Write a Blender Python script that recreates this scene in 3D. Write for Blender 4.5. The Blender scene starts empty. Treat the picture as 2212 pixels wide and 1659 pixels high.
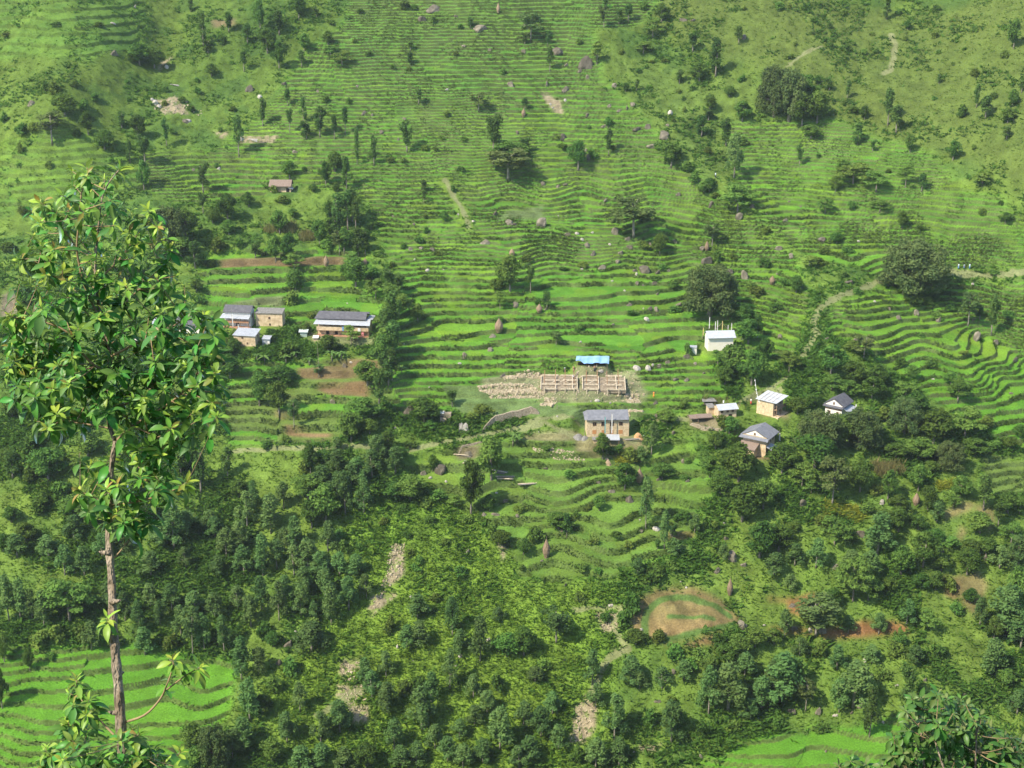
import bpy, math, random
import numpy as np
from mathutils import Vector, Matrix
R = math.radians
rnd = random.Random(7)
rng = np.random.default_rng(7)
scene = bpy.context.scene
col = scene.collection

# ------------------------------------------------------------------ camera, sky, sun
F_PX, CX, CY = 3039.0, 1106.0, 829.5          # photo measured at 2212 x 1659
PITCH = R(19.0)
cam_d = bpy.data.cameras.new("camera"); cam = bpy.data.objects.new("camera", cam_d)
col.objects.link(cam); scene.camera = cam
cam.location = (0, 0, 0); cam.rotation_euler = (R(90) - PITCH, 0, 0)
cam_d.sensor_width = 36.0; cam_d.lens = 36.0 * F_PX / 2212.0
cam_d.clip_start = 0.05; cam_d.clip_end = 3000.0

SUN_EL, SUN_AZ = R(47), R(-126)               # azimuth from +y clockwise; sun at left, a little behind the camera
sx_, sy_, sz_ = math.sin(SUN_AZ) * math.cos(SUN_EL), math.cos(SUN_AZ) * math.cos(SUN_EL), math.sin(SUN_EL)
world = bpy.data.worlds.new("World"); scene.world = world; world.use_nodes = True
wn = world.node_tree.nodes; wl = world.node_tree.links
bg = wn["Background"]; sky = wn.new("ShaderNodeTexSky"); sky.sky_type = 'NISHITA'; sky.sun_disc = False
sky.sun_elevation = SUN_EL; sky.sun_rotation = SUN_AZ; sky.altitude = 1200; sky.dust_density = 2.0
wl.new(sky.outputs[0], bg.inputs[0]); bg.inputs[1].default_value = 0.15
sun_d = bpy.data.lights.new("sun", 'SUN'); sun_d.energy = 3.4; sun_d.angle = R(0.9); sun_d.color = (1.0, 0.90, 0.72)
sun = bpy.data.objects.new("sun", sun_d); col.objects.link(sun)
sun.rotation_euler = Vector((-sx_, -sy_, -sz_)).to_track_quat('-Z', 'Y').to_euler()
vs = scene.view_settings; vs.view_transform = 'Standard'; vs.look = 'None'; vs.gamma = 1.0; vs.exposure = 1.02
scene.cycles.max_bounces = 5; scene.cycles.diffuse_bounces = 3; scene.cycles.transmission_bounces = 3
scene.cycles.volume_bounces = 0; scene.cycles.transparent_max_bounces = 4; scene.cycles.caustics_reflective = False; scene.cycles.caustics_refractive = False

# ------------------------------------------------------------------ helpers
def tag(o, label=None, cat=None, group=None, kind=None):
    if label: o["label"] = label
    if cat: o["category"] = cat
    if group: o["group"] = group
    if kind: o["kind"] = kind
    return o
def link(o, parent=None):
    col.objects.link(o)
    if parent: o.parent = parent
    return o
def empty(name, loc, rz=0, parent=None):
    o = bpy.data.objects.new(name, None); o.empty_display_size = 0.3
    o.location = loc; o.rotation_euler = (0, 0, rz); return link(o, parent)
def mesh_np(name, V, Fq, mat, colr=None, smooth=False, tris=False):
    V = np.ascontiguousarray(V, dtype=np.float32).reshape(-1, 3); Fq = np.ascontiguousarray(Fq, dtype=np.int32)
    n, k = Fq.shape
    me = bpy.data.meshes.new(name)
    me.vertices.add(len(V)); me.vertices.foreach_set("co", V.ravel())
    me.loops.add(n * k); me.loops.foreach_set("vertex_index", Fq.ravel())
    me.polygons.add(n); me.polygons.foreach_set("loop_start", np.arange(0, n * k, k, dtype=np.int32))
    me.polygons.foreach_set("loop_total", np.full(n, k, dtype=np.int32))
    me.polygons.foreach_set("use_smooth", np.full(n, smooth, dtype=bool))
    if colr is not None:
        c = np.ones((len(V), 4), dtype=np.float32); c[:, :3] = colr
        a = me.color_attributes.new("Col", 'FLOAT_COLOR', 'POINT'); a.data.foreach_set("color", c.ravel())
    me.update(calc_edges=True)
    if mat: me.materials.append(mat)
    return me
class MB:                                      # collects boxes, bars, prisms, tubes -> ONE mesh
    def __init__(s): s.v = []; s.f = []
    def add(s, vs_, fs): b = len(s.v); s.v += [tuple(p) for p in vs_]; s.f += [tuple(b + i for i in f) for f in fs]
    def box(s, x0, x1, y0, y1, z0, z1):
        s.add([(x0,y0,z0),(x1,y0,z0),(x1,y1,z0),(x0,y1,z0),(x0,y0,z1),(x1,y0,z1),(x1,y1,z1),(x0,y1,z1)],
              [(0,3,2,1),(4,5,6,7),(0,1,5,4),(1,2,6,5),(2,3,7,6),(3,0,4,7)]); return s
    def hexa(s, pts): s.add(pts, [(0,3,2,1),(4,5,6,7),(0,1,5,4),(1,2,6,5),(2,3,7,6),(3,0,4,7)]); return s
    def slab(s, a, b, c, d, t):                # a-b-c-d top corners (ccw from above), thickness t downwards
        P = [Vector(p) for p in (a, b, c, d)]; s.hexa([p - Vector((0,0,t)) for p in P] + P); return s
    def prism_x(s, prof, x0, x1):              # profile of (y,z) extruded along x
        n = len(prof); s.add([(x0, y, z) for y, z in prof] + [(x1, y, z) for y, z in prof],
              [tuple(range(n - 1, -1, -1)), tuple(range(n, 2 * n))] + [(i, (i+1) % n, n + (i+1) % n, n + i) for i in range(n)]); return s
    def prism_y(s, prof, y0, y1):              # profile of (x,z) extruded along y
        n = len(prof); s.add([(x, y0, z) for x, z in prof] + [(x, y1, z) for x, z in prof],
              [tuple(range(n)), tuple(range(2*n - 1, n - 1, -1))] + [((i+1) % n, i, n + i, n + (i+1) % n) for i in range(n)]); return s
    def tube(s, pts, rad, n=6):
        pts = [Vector(p) for p in pts]; rad = rad if hasattr(rad, '__len__') else [rad] * len(pts)
        rings = []; up = Vector((0.31, 0.17, 0.93))
        for i, p in enumerate(pts):
            t = (pts[min(i+1, len(pts)-1)] - pts[max(i-1, 0)]).normalized()
            u = t.cross(up); u = u.normalized() if u.length > 1e-3 else t.orthogonal().normalized(); w = t.cross(u); up = u.cross(t) * 1.0 if False else up
            rings.append([p + (u * math.cos(a) + w * math.sin(a)) * rad[i] for a in [2 * math.pi * j / n for j in range(n)]])
        vs_ = [q for r_ in rings for q in r_]; fs = []
        for i in range(len(pts) - 1):
            for j in range(n): fs.append((i*n+j, i*n+(j+1) % n, (i+1)*n+(j+1) % n, (i+1)*n+j))
        fs.append(tuple(range(n-1, -1, -1))); fs.append(tuple((len(pts)-1)*n + j for j in range(n)))
        s.add(vs_, fs); return s
    def mesh(s, name, mat, smooth=False):
        me = bpy.data.meshes.new(name); me.from_pydata([tuple(p) for p in s.v], [], s.f); me.update()
        if smooth: me.polygons.foreach_set("use_smooth", np.full(len(me.polygons), True))
        if mat: me.materials.append(mat)
        return me
    def build(s, name, mat, parent=None, smooth=False, loc=None, rz=0):
        o = bpy.data.objects.new(name, s.mesh(name, mat, smooth))
        if loc is not None: o.location = loc; o.rotation_euler = (0, 0, rz)
        return link(o, parent)
def copy_tree(o, parent=None):
    c = o.copy(); col.objects.link(c); c.parent = parent
    for ch in list(o.children): copy_tree(ch, c)
    return c

# ------------------------------------------------------------------ materials
def mat(name, c1, c2=None, scale=3.0, rough=0.9, bump=0.0, bscale=None, rand=0.0, metallic=0.0, detail=4.0, stretch=None):
    m = bpy.data.materials.new(name); m.use_nodes = True; nt = m.node_tree; N = nt.nodes; L = nt.links
    p = N["Principled BSDF"]; p.inputs["Roughness"].default_value = rough; p.inputs["Metallic"].default_value = metallic
    p.inputs["Specular IOR Level"].default_value = 0.25
    tc = N.new("ShaderNodeTexCoord"); src = tc.outputs["Object"]
    if stretch:
        mp = N.new("ShaderNodeMapping"); mp.inputs["Scale"].default_value = stretch; L.new(src, mp.inputs[0]); src = mp.outputs[0]
    nz = N.new("ShaderNodeTexNoise"); nz.inputs["Scale"].default_value = scale; nz.inputs["Detail"].default_value = detail
    L.new(src, nz.inputs["Vector"])
    rp = N.new("ShaderNodeValToRGB"); rp.color_ramp.elements[0].position = 0.35; rp.color_ramp.elements[1].position = 0.68
    rp.color_ramp.elements[0].color = (*c1, 1); rp.color_ramp.elements[1].color = (*(c2 or c1), 1)
    L.new(nz.outputs["Fac"], rp.inputs[0]); out = rp.outputs[0]
    if rand:
        oi = N.new("ShaderNodeObjectInfo"); hs = N.new("ShaderNodeHueSaturation")
        a = N.new("ShaderNodeMapRange"); a.inputs[3].default_value = 1 - rand; a.inputs[4].default_value = 1 + rand
        L.new(oi.outputs["Random"], a.inputs[0]); L.new(a.outputs[0], hs.inputs["Value"]); L.new(out, hs.inputs["Color"]); out = hs.outputs[0]
    L.new(out, p.inputs["Base Color"])
    if bump:
        b = N.new("ShaderNodeBump"); b.inputs["Strength"].default_value = bump; b.inputs["Distance"].default_value = 0.1
        n2 = N.new("ShaderNodeTexNoise"); n2.inputs["Scale"].default_value = bscale or scale * 3; L.new(src, n2.inputs["Vector"])
        L.new(n2.outputs["Fac"], b.inputs["Height"]); L.new(b.outputs[0], p.inputs["Normal"])
    return m
def banded(name, c1, c2, axis, freq, rough, metallic=0.0, c3=None, bumpd=0.03):   # courses of slate / tin corrugation in object space
    m = mat(name, c1, c2, 1.3, rough, metallic=metallic); nt = m.node_tree; N = nt.nodes; L = nt.links; p = N["Principled BSDF"]
    tc = N.new("ShaderNodeTexCoord"); wv = N.new("ShaderNodeTexWave"); wv.bands_direction = axis; wv.inputs["Scale"].default_value = freq
    wv.inputs["Distortion"].default_value = 0.4 if c3 is None else 1.2; L.new(tc.outputs["Object"], wv.inputs["Vector"])
    mx = N.new("ShaderNodeMix"); mx.data_type = 'RGBA'; src = p.inputs["Base Color"].links[0].from_socket
    mr = N.new("ShaderNodeMapRange"); mr.inputs[3].default_value = 0.0; mr.inputs[4].default_value = 0.45; L.new(wv.outputs["Fac"], mr.inputs[0])
    L.new(mr.outputs[0], mx.inputs[0]); L.new(src, mx.inputs[6]); mx.inputs[7].default_value = (*(c3 or tuple(v * 0.55 for v in c1)), 1)
    L.new(mx.outputs[2], p.inputs["Base Color"])
    b = N.new("ShaderNodeBump"); b.inputs["Strength"].default_value = 0.6; b.inputs["Distance"].default_value = bumpd
    L.new(wv.outputs["Fac"], b.inputs["Height"]); L.new(b.outputs[0], p.inputs["Normal"])
    return m
def leaf_mat(name, c1, c2, rand=0.25, hue=0.03, trans=0.3, gloss=0.0, attr=False, clump=1.2):
    m = bpy.data.materials.new(name); m.use_nodes = True; nt = m.node_tree; N = nt.nodes; L = nt.links
    N.remove(N["Principled BSDF"]); out = N["Material Output"]
    if attr:
        at_ = N.new("ShaderNodeAttribute"); at_.attribute_name = "Col"; c = at_.outputs["Color"]
    else:
        tc = N.new("ShaderNodeTexCoord"); nz = N.new("ShaderNodeTexNoise"); nz.inputs["Scale"].default_value = clump; nz.inputs["Detail"].default_value = 3
        L.new(tc.outputs["Object"], nz.inputs["Vector"])
        rp = N.new("ShaderNodeValToRGB"); rp.color_ramp.elements[0].position = 0.36; rp.color_ramp.elements[1].position = 0.66
        rp.color_ramp.elements[0].color = (*c1, 1); rp.color_ramp.elements[1].color = (*c2, 1); L.new(nz.outputs["Fac"], rp.inputs[0]); c = rp.outputs[0]
    if rand:
        oi = N.new("ShaderNodeObjectInfo"); hs = N.new("ShaderNodeHueSaturation")
        a = N.new("ShaderNodeMapRange"); a.inputs[3].default_value = 1 - rand; a.inputs[4].default_value = 1 + rand
        wn_ = N.new("ShaderNodeTexWhiteNoise"); wn_.noise_dimensions = '1D'; L.new(oi.outputs["Random"], wn_.inputs["W"])
        h = N.new("ShaderNodeMapRange"); h.inputs[3].default_value = 0.5 - hue * 1.5; h.inputs[4].default_value = 0.5 + hue * .1
        L.new(oi.outputs["Random"], a.inputs[0]); L.new(wn_.outputs["Value"], h.inputs[0]); L.new(h.outputs[0], hs.inputs["Hue"])
        L.new(a.outputs[0], hs.inputs["Value"]); L.new(c, hs.inputs["Color"]); c = hs.outputs[0]
    d = N.new("ShaderNodeBsdfDiffuse"); t = N.new("ShaderNodeBsdfTranslucent"); mx = N.new("ShaderNodeMixShader"); mx.inputs[0].default_value = trans
    L.new(c, d.inputs[0]); L.new(c, t.inputs[0]); L.new(d.outputs[0], mx.inputs[1]); L.new(t.outputs[0], mx.inputs[2]); o = mx.outputs[0]
    if gloss:
        g = N.new("ShaderNodeBsdfGlossy"); g.inputs["Roughness"].default_value = 0.38; g.inputs[0].default_value = (0.9, 0.95, 1, 1)
        fr = N.new("ShaderNodeFresnel"); fr.inputs[0].default_value = 1.4; mu = N.new("ShaderNodeMath"); mu.operation = 'MULTIPLY'; mu.inputs[1].default_value = gloss
        L.new(fr.outputs[0], mu.inputs[0]); m2 = N.new("ShaderNodeMixShader"); L.new(mu.outputs[0], m2.inputs[0]); L.new(o, m2.inputs[1]); L.new(g.outputs[0], m2.inputs[2]); o = m2.outputs[0]
    L.new(o, out.inputs[0]); return m

# ------------------------------------------------------------------ noise
def _h(ix, iy, s):
    n = (ix.astype(np.int64) * 374761393 + iy.astype(np.int64) * 668265263 + s * 974634777) & 0xffffffff
    n = ((n ^ (n >> 13)) * 1274126177) & 0xffffffff
    return ((n ^ (n >> 16)) & 0xffffff).astype(np.float32) / np.float32(0xffffff)
def vn(x, y, sc, s=0):                          # value noise, 0..1
    x = x / sc; y = y / sc; ix = np.floor(x); iy = np.floor(y); fx = x - ix; fy = y - iy
    fx = fx * fx * (3 - 2 * fx); fy = fy * fy * (3 - 2 * fy)
    a = _h(ix, iy, s); b = _h(ix + 1, iy, s); c = _h(ix, iy + 1, s); d = _h(ix + 1, iy + 1, s)
    return (a + (b - a) * fx) * (1 - fy) + (c + (d - c) * fx) * fy
def fbm(x, y, sc, s=0, o=3):
    r = 0; a = 0.5; t = 0
    for i in range(o): r = r + a * vn(x, y, sc / 2 ** i, s + i * 17); t += a; a *= 0.5
    return r / t
def cells(x, y, sc, s=0):                       # jittered cells: id hash and distance to the cell border
    x = x / sc; y = y / sc; ix = np.floor(x); iy = np.floor(y)
    d1 = np.full(x.shape, 9.0, np.float32); d2 = d1.copy(); idv = np.zeros(x.shape, np.float32)
    for i in (-1, 0, 1):
        for j in (-1, 0, 1):
            jx = ix + i; jy = iy + j; px = jx + 0.15 + 0.7 * _h(jx, jy, s); py = jy + 0.15 + 0.7 * _h(jx, jy, s + 5)
            d = np.hypot(px - x, py - y).astype(np.float32); m = d < d1
            d2 = np.where(m, d1, np.minimum(d2, d)); idv = np.where(m, _h(jx, jy, s + 9), idv); d1 = np.where(m, d, d1)
    return idv, (d2 - d1) * sc
def ss(a, b, x): t = np.clip((x - a) / (b - a), 0, 1); return t * t * (3 - 2 * t)
# ------------------------------------------------------------------ the hillside as one height field (x across, y away from the camera, z up; camera at the origin)
PY = np.array([-60, -30, 0, 20, 120, 190, 212, 249.5, 328, 394, 437, 522, 640, 820], float)
PZ = np.array([30, 14, -1.7, -24, -128, -196, -194, -170, -123, -103, -85, -34, 38, 120], float)
def prof(y):
    yy = np.arange(-60, 821, 1.0); zz = np.interp(yy, PY, PZ)
    k = np.exp(-0.5 * (np.arange(-18, 19) / 6.5) ** 2); k /= k.sum()
    zs = np.convolve(np.pad(zz, 18, mode='edge'), k, mode='valid')
    w = ss(30, 60, yy); zs = zs * w + zz * (1 - w)
    return np.interp(y, yy, zs)
S = np.concatenate([np.linspace(-1.6, -0.375, 26)[:-1], np.linspace(-0.375, 0.375, 1060), np.linspace(0.375, 1.6, 26)[1:]])
Y = np.concatenate([np.linspace(-50, 225, 92)[:-1], np.linspace(225, 556, 1240), np.linspace(556, 810, 60)[1:]])
YY, SS = np.meshgrid(Y, S, indexing='ij'); XX = SS * (YY + 60.0)
ca, sa = math.cos(PITCH), math.sin(PITCH)
def ray(px, py):
    a = (px - CX) / F_PX; b = -(py - CY) / F_PX
    return Vector((a, ca + b * sa, -sa + b * ca))
YM = np.arange(215, 640, 0.2)
def march(px, py, zf):
    d = ray(px, py); x = d.x / d.y * YM; z = d.z / d.y * YM; g = zf(x, YM)
    i = np.argmax(g >= z) if (g >= z).any() else len(YM) - 1
    return float(x[i]), float(YM[i]), float(g[i])
def gsample(G, x, y):
    r = np.interp(y, Y, np.arange(len(Y))); c = np.interp(np.asarray(x) / (np.asarray(y) + 60.0), S, np.arange(len(S)))
    r0 = np.clip(np.floor(r).astype(int), 0, len(Y) - 2); c0 = np.clip(np.floor(c).astype(int), 0, len(S) - 2); fr = r - r0; fc = c - c0
    return (G[r0, c0] * (1-fc) + G[r0, c0+1] * fc) * (1-fr) + (G[r0+1, c0] * (1-fc) + G[r0+1, c0+1] * fc) * fr
H = prof(YY)
zf0 = lambda x, y: prof(y)
def line_d(pts, X=None, Yv=None):               # distance to a polyline in plan, metres
    X = XX if X is None else X; Yv = YY if Yv is None else Yv
    D = np.full(X.shape, 1e9)
    for (x0, y0), (x1, y1) in zip(pts[:-1], pts[1:]):
        dx, dy = x1 - x0, y1 - y0; t = np.clip(((X - x0) * dx + (Yv - y0) * dy) / (dx*dx + dy*dy + 1e-9), 0, 1)
        D = np.minimum(D, np.hypot(X - x0 - t * dx, Yv - y0 - t * dy))
    return D
def W0(pts): return [march(px, py, zf0)[:2] for px, py in pts]
def ridge(pts, dz, w):
    global H
    D = line_d(W0(pts)); H = H + dz * np.exp(-(D / w) ** 2)
ridge([(40, -40), (150, 90), (170, 230), (120, 330)], 15, 26)          # grassy spur, upper left
ridge([(380, -20), (345, 90), (330, 180), (255, 300)], -5, 10)         # gully beside it
ridge([(1290, 40), (1330, 190), (1440, 300), (1570, 420), (1650, 480)], 3.0, 9)
ridge([(2460, -50), (2480, 180), (2420, 420)], 34, 50)                 # flank on the right
ridge([(1680, -60), (1650, 60), (1700, 130)], 5, 28)
ridge([(1250, 500), (1450, 520)], -3.5, 26)                            # shallow bowl of wide fields
ridge([(1330, 700), (1300, 735)], 1.6, 24)
ridge([(1790, 640), (1800, 740), (1760, 800)], 3.5, 14)
ridge([(2330, 740), (2420, 960)], -9, 44)                             # ground falls away to the right
ridge([(2120, 640), (2260, 700)], -2.5, 16)
ridge([(840, 640), (845, 760), (790, 960)], 2.0, 7)
ridge([(300, 1500), (-40, 1540)], 5.0, 26)
for px, py, rx, ry, kf in [(260,1540,42,22,.5),(1750,1610,24,10,.3)]:
    x0, y0, z0 = march(px, py, lambda x, y: gsample(H, x, y)); w = np.exp(-(((XX - x0) / rx) ** 2 + ((YY - y0) / ry) ** 2) ** 2); H = H * (1 - w) + (z0 + kf * (H - z0)) * w
ridge([(1250, 1180), (1350, 1200)], 3.0, 22)
ridge([(850, 1120), (800, 1350), (740, 1550)], 1.5, 16)
ridge([(560, 1180), (430, 1350)], -3.0, 16)
ridge([(1480, 1330), (1500, 1335)], 2.0, 14)
H = H + (fbm(XX, YY, 60, 3) - 0.5) * 5.5 + (fbm(XX + 31, YY, 22, 8) - 0.5) * 2.0
for px, py, rx, ry, kf in [(1300,742,30,11,.15),(1200,484,20,9,.4),(1345,492,13,7,.4),(1450,582,16,6,.4),(1085,440,16,6,.4),(1860,705,13,7,.5),(1560,560,14,6,.5),(740,662,15,6,.5),(1100,700,18,6,.6),
        (1660,590,10,5,.5),(1960,800,16,8,.6),(1480,1332,12,10,.35),(1200,960,22,7,.55),(1640,520,12,5,.5),(560,700,14,5,.5)]:      # wide level fields
    x0, y0, z0 = march(px, py, lambda x, y: gsample(H, x, y)); w = np.exp(-(((XX - x0) / rx) ** 2 + ((YY - y0) / ry) ** 2) ** 1.5); H = H * (1 - w) + (z0 + kf * (H - z0)) * w
Hs = H.copy(); zf1 = lambda x, y: gsample(Hs, x, y)
def W1(pts): return [march(px, py, zf1)[:2] for px, py in pts]
def inpoly(poly, X=None, Yv=None):
    X = XX if X is None else X; Yv = YY if Yv is None else Yv
    P = np.array(poly); m = np.zeros(X.shape, bool)
    rows = slice(None)
    for i in range(len(P)):
        x0, y0 = P[i]; x1, y1 = P[i-1]
        if y0 == y1: continue
        c = ((y0 > Yv) != (y1 > Yv)) & (X < (x1 - x0) * (Yv - y0) / (y1 - y0) + x0); m ^= c
    return m
def blur(A, n=3):
    for _ in range(2):
        B = A.copy(); k = 1
        for i in range(1, n + 1): B[i:] += A[:-i]; B[:-i] += A[i:]; k += 2
        A = B / k; B = A.copy(); k = 1
        for i in range(1, n + 1): B[:, i:] += A[:, :-i]; B[:, :-i] += A[:, i:]; k += 2
        A = B / k
    return A
wx = (fbm(XX, YY, 9, 40) - 0.5) * 5; wy = (fbm(XX, YY, 9, 50) - 0.5) * 5        # ragged borders
def zone(pts, b=3, ragged=1.0): return blur(inpoly(W1(pts), XX + wx * ragged, YY + wy * ragged).astype(np.float32), b)
# --- terraced land
T_upper = zone([(320,330),(480,318),(600,220),(640,130),(740,60),(750,-60),(1480,-60),(1390,50),(1275,62),(1300,170),(1350,220),(1430,290),(1500,370),(1560,430),(1640,470),(1720,560),(1762,640),(1745,700),(1715,770),(1560,790),(1560,870),(1440,905),(1250,880),(850,885),(835,700),(865,600),(795,430),(640,395),(560,430),(440,440),(300,410)])
T_right = zone([(1560,268),(1680,255),(1790,262),(2000,325),(2070,400),(2230,480),(2260,650),(2260,990),(2140,945),(2000,850),(1880,765),(1780,725),(1785,640),(1900,600),(1760,560),(1650,470),(1595,400)])
T_village = zone([(430,540),(790,530),(835,640),(815,700),(440,690)])
T_midleft = zone([(480,770),(840,770),(850,860),(730,960),(480,985)])
T_rice = zone([(-40,1405),(300,1395),(515,1425),(505,1520),(390,1690),(-40,1700)])
T_below = zone([(850,985),(1100,930),(1500,950),(1560,1060),(1500,1130),(1480,1200),(1300,1262),(1120,1240),(1050,1130),(930,1060)])
T_spur = zone([(-40,-60),(300,-60),(330,60),(290,110),(180,140),(-40,140)]) * 0.38
T_left2 = zone([(-40,330),(300,330),(330,420),(-40,470)]) * 0.5
T_rbot = zone([(1480,1670),(1600,1600),(1900,1555),(2010,1560),(2000,1700),(1480,1700)])
T_rmid = zone([(2120,975),(2260,985),(2260,1080),(2130,1060)])
T_oval = zone([(1350,1400),(1355,1300),(1420,1258),(1500,1262),(1570,1300),(1620,1345),(1560,1400)])
# --- things the ground carries
PADS = [(1312,941,7.5,4.5),(741,727,9.5,4.5),(516,705,5,3),(582,704,5.5,3),(530,745,4.5,3),(1556,757,6,3.5),(1565,903,5,3.5),(1668,895,6,4),(1812,905,6,4),(1640,985,6,4),
        (1258,836,13,4.0),(1278,790,5,1.0),(606,415,4.5,3),(410,716,5,3),(345,712,4,2.5)]
padw = np.zeros(H.shape, np.float32)
for (px, py, r, back) in PADS:
    x0, y0, z0 = march(px, py, zf1); yc = y0 + back * 0.6
    d = np.hypot((XX - x0) / r, (YY - yc) / (back + 2.0)); w = 1 - ss(0.85, 1.25, d)
    z0 = float(gsample(Hs, x0, y0)); H = H * (1 - w) + (z0 + (.17 * np.maximum(YY - y0, 0) if r == 13 else 0)) * w; padw = np.maximum(padw, w)
PATHS = [([(2260,581),(2050,588),(1990,590),(1925,594),(1860,625),(1790,652),(1766,672),(1756,700),(1764,722),(1735,768)], .85),
         ([(500,977),(640,968),(850,978),(930,962),(1030,944),(1110,928),(1180,915),(1260,949),(1370,952)], .6),
         ([(1400,908),(1500,903),(1560,888),(1615,858),(1665,838),(1700,815)], .6),
         ([(1120,925),(1165,905),(1250,900)], .5),
         ([(1345,1312),(1329,1345),(1333,1370),(1356,1402),(1322,1418),(1296,1450),(1285,1490),(1262,1515)], 0.55),
         ([(1240,1318),(1330,1312)], 0.45), ([(960,390),(985,430),(1008,470),(1012,490)], 0.7), ([(1700,145),(1735,118),(1775,100)], 0.5),
         ([(1925,75),(1935,100),(1925,150),(1910,160)], 0.9), ([(690,1545),(740,1510),(780,1490)], 0.8), ([(1690,838),(1640,880)], 0.5)]
pathm = np.zeros(H.shape, np.float32); pathw = np.zeros(H.shape, np.float32)
for pts, w in PATHS:
    D = line_d(W1(pts)); pathm = np.maximum(pathm, ss(w + 0.35, w - 0.1, D + (vn(XX, YY, 1.6, 77) - 0.5) * 0.9)); pathw = np.maximum(pathw, ss(w + 2.2, w + 0.2, D))
# --- cut the terraces
idc, edge = cells(XX + (vn(XX, YY, 14, 61) - .5) * 14, (YY + (vn(XX, YY, 14, 62) - .5) * 12) * 1.5, 30, 4)
tw = np.clip(T_upper + T_right + T_village + T_midleft + T_rice + T_below + T_spur + T_left2 + T_rbot + T_rmid, 0, 1) * (1 - padw) * (1 - 0.9 * pathw) * (1 - .8 * T_oval)
dz = np.where(T_below > .4, 1.8, np.where(T_midleft + T_village > 0.4, 1.6, np.where(T_spur + T_left2 > 0.2, 2.6, np.where(T_rice + T_rbot > 0.4, 1.15, 1.0))))
dz = dz * np.where(idc < .25, .80, np.where(idc < .72, 1.0, 1.25))
curvy = ss(60, 20, np.abs(XX - 30)) * ss(-108, -92, H) * ss(-78, -88, H) + T_right * ss(-88, -96, H)
hj = H + (vn(XX, YY, 11, 71) - 0.5) * (0.6 + 2.2 * np.clip(curvy, 0, 1) + 2.2 * T_below + 1.4 * T_rice + 1.5 * (T_spur + T_left2)) + (vn(XX, YY, 4.5, 72) - 0.5) * 0.20 + idc * dz * 1.0
q = hj / dz; k = np.floor(q); f = q - k
gy = np.abs(np.gradient(H, axis=0) / np.maximum(np.gradient(YY, axis=0), 1e-3)); gx = np.abs(np.gradient(H, axis=1) / np.maximum(np.abs(np.gradient(XX, axis=1)), 1e-3)); slope = np.hypot(gx, gy)
rr = np.clip(0.44 * slope / dz, 0.09, 0.40)
g = ss(0, 1, np.clip((f - (1 - rr)) / rr, 0, 1)); zt = (k + 0.07 * f / 1.0 * (1 - g) + g) * dz - (hj - H)
Hn = H + (fbm(XX, YY, 5, 90, 3) - 0.5) * 1.6 * ss(215, 235, YY) + (vn(XX, YY, 1.3, 95) - 0.5) * 0.35 * ss(215, 235, YY)
Hn = Hn * (1 - np.maximum(padw, pathw)) + H * np.maximum(padw, pathw)
Z = Hn * (1 - tw) + zt * tw
riser = np.where((f > 1 - rr * 1.15), 1.0, 0.0) * tw
Z = Z + riser * (vn(XX, YY, 0.9, 97) - 0.5) * 0.25
plot = _h(k + 1000, np.floor(idc * 4096) + np.floor(vn(XX, YY, 60, 33) * 5), 3)
# --- colours of what grows or lies there
def C(*a): return np.array(a, np.float32)
colr = np.zeros(H.shape + (3,), np.float32)
n1 = fbm(XX, YY, 26, 101, 4)[..., None]; n2 = vn(XX, YY, 2.2, 120)[..., None]; n3 = fbm(XX, YY, 7, 130, 3)[..., None]
def paint(w, c, keep=0.0):
    global colr
    w = np.clip(w, 0, 1)[..., None] if w.ndim == 2 else np.clip(w, 0, 1); colr = colr * (1 - w) + c * w
base = C(.086, .160, .026) * (1 - n1) + C(.132, .195, .032) * n1
colr = colr + base * (0.72 + 0.56 * n2)
lowm = ss(-98, -112, H)[..., None]; colr = colr * (1 + .04 * lowm); paint(ss(.52, .68, n3) * (0.55 - .2 * lowm), C(.055, .125, .026))
top = ss(-80, -50, H)[..., None]; colr = colr * (1 - .22 * top)
paint(zone([(1350,-60),(2300,-60),(2300,480),(2010,330),(1780,250),(1640,150),(1400,70)], 8)[..., None] * 0.8, (C(.108, .140, .030) * (1 - n1) + C(.080, .122, .025) * n1) * (0.8 + 0.4 * n2))
paint(zone([(1300,100),(1640,170),(1640,300),(1560,420),(1420,300)], 8)[..., None] * 0.6, C(.108, .165, .033) * (0.7 + .6 * n2))
tall = zone([(690,1090),(1010,1060),(1130,1240),(1370,1260),(1330,1480),(1250,1680),(650,1690),(560,1500),(700,1350),(780,1200)], 8)
paint(tall[..., None] * 0.75, (C(.165, .250, .028) * n1 + C(.115, .215, .025) * (1 - n1)) * (0.7 + 0.6 * n2))
paint(zone([(1990,1200),(2212,1250),(2240,1500),(1950,1480),(1860,1400)], 8)[..., None] * 0.6, C(.115, .175, .030) * (0.7 + .6 * n2))
pl = plot[..., None]; tread = (tw * (1 - riser))[..., None]
rice = C(.080, .225, .022) * (1 - pl) + C(.122, .252, .022) * pl; rice = rice * (0.84 + 0.32 * n2) * (0.80 + .36 * _h(k + 77, np.floor(idc * 997), 5)[..., None]) + C(.03, .012, 0) * (ss(.55, .75, vn(XX, YY, 5, 140))[..., None])
fallow = C(.120, .170, .040) * (0.8 + 0.4 * n2)
paint(tread * 0.92, rice)
upf = ss(-70, -45, H)[..., None]; paint(tread * upf * 0.45, C(.100, .225, .045))
grassy = np.clip(T_spur + T_left2 + T_below * .6 + T_midleft * (plot > .5) + T_rmid, 0, 1)[..., None]
paint(tread * grassy * 0.8, fallow)
patch = (ss(.60, .72, fbm(XX, YY, 16, 160, 3)) * T_upper)[..., None]; paint(patch * 0.28, base * (0.7 + .5 * n2))
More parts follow.
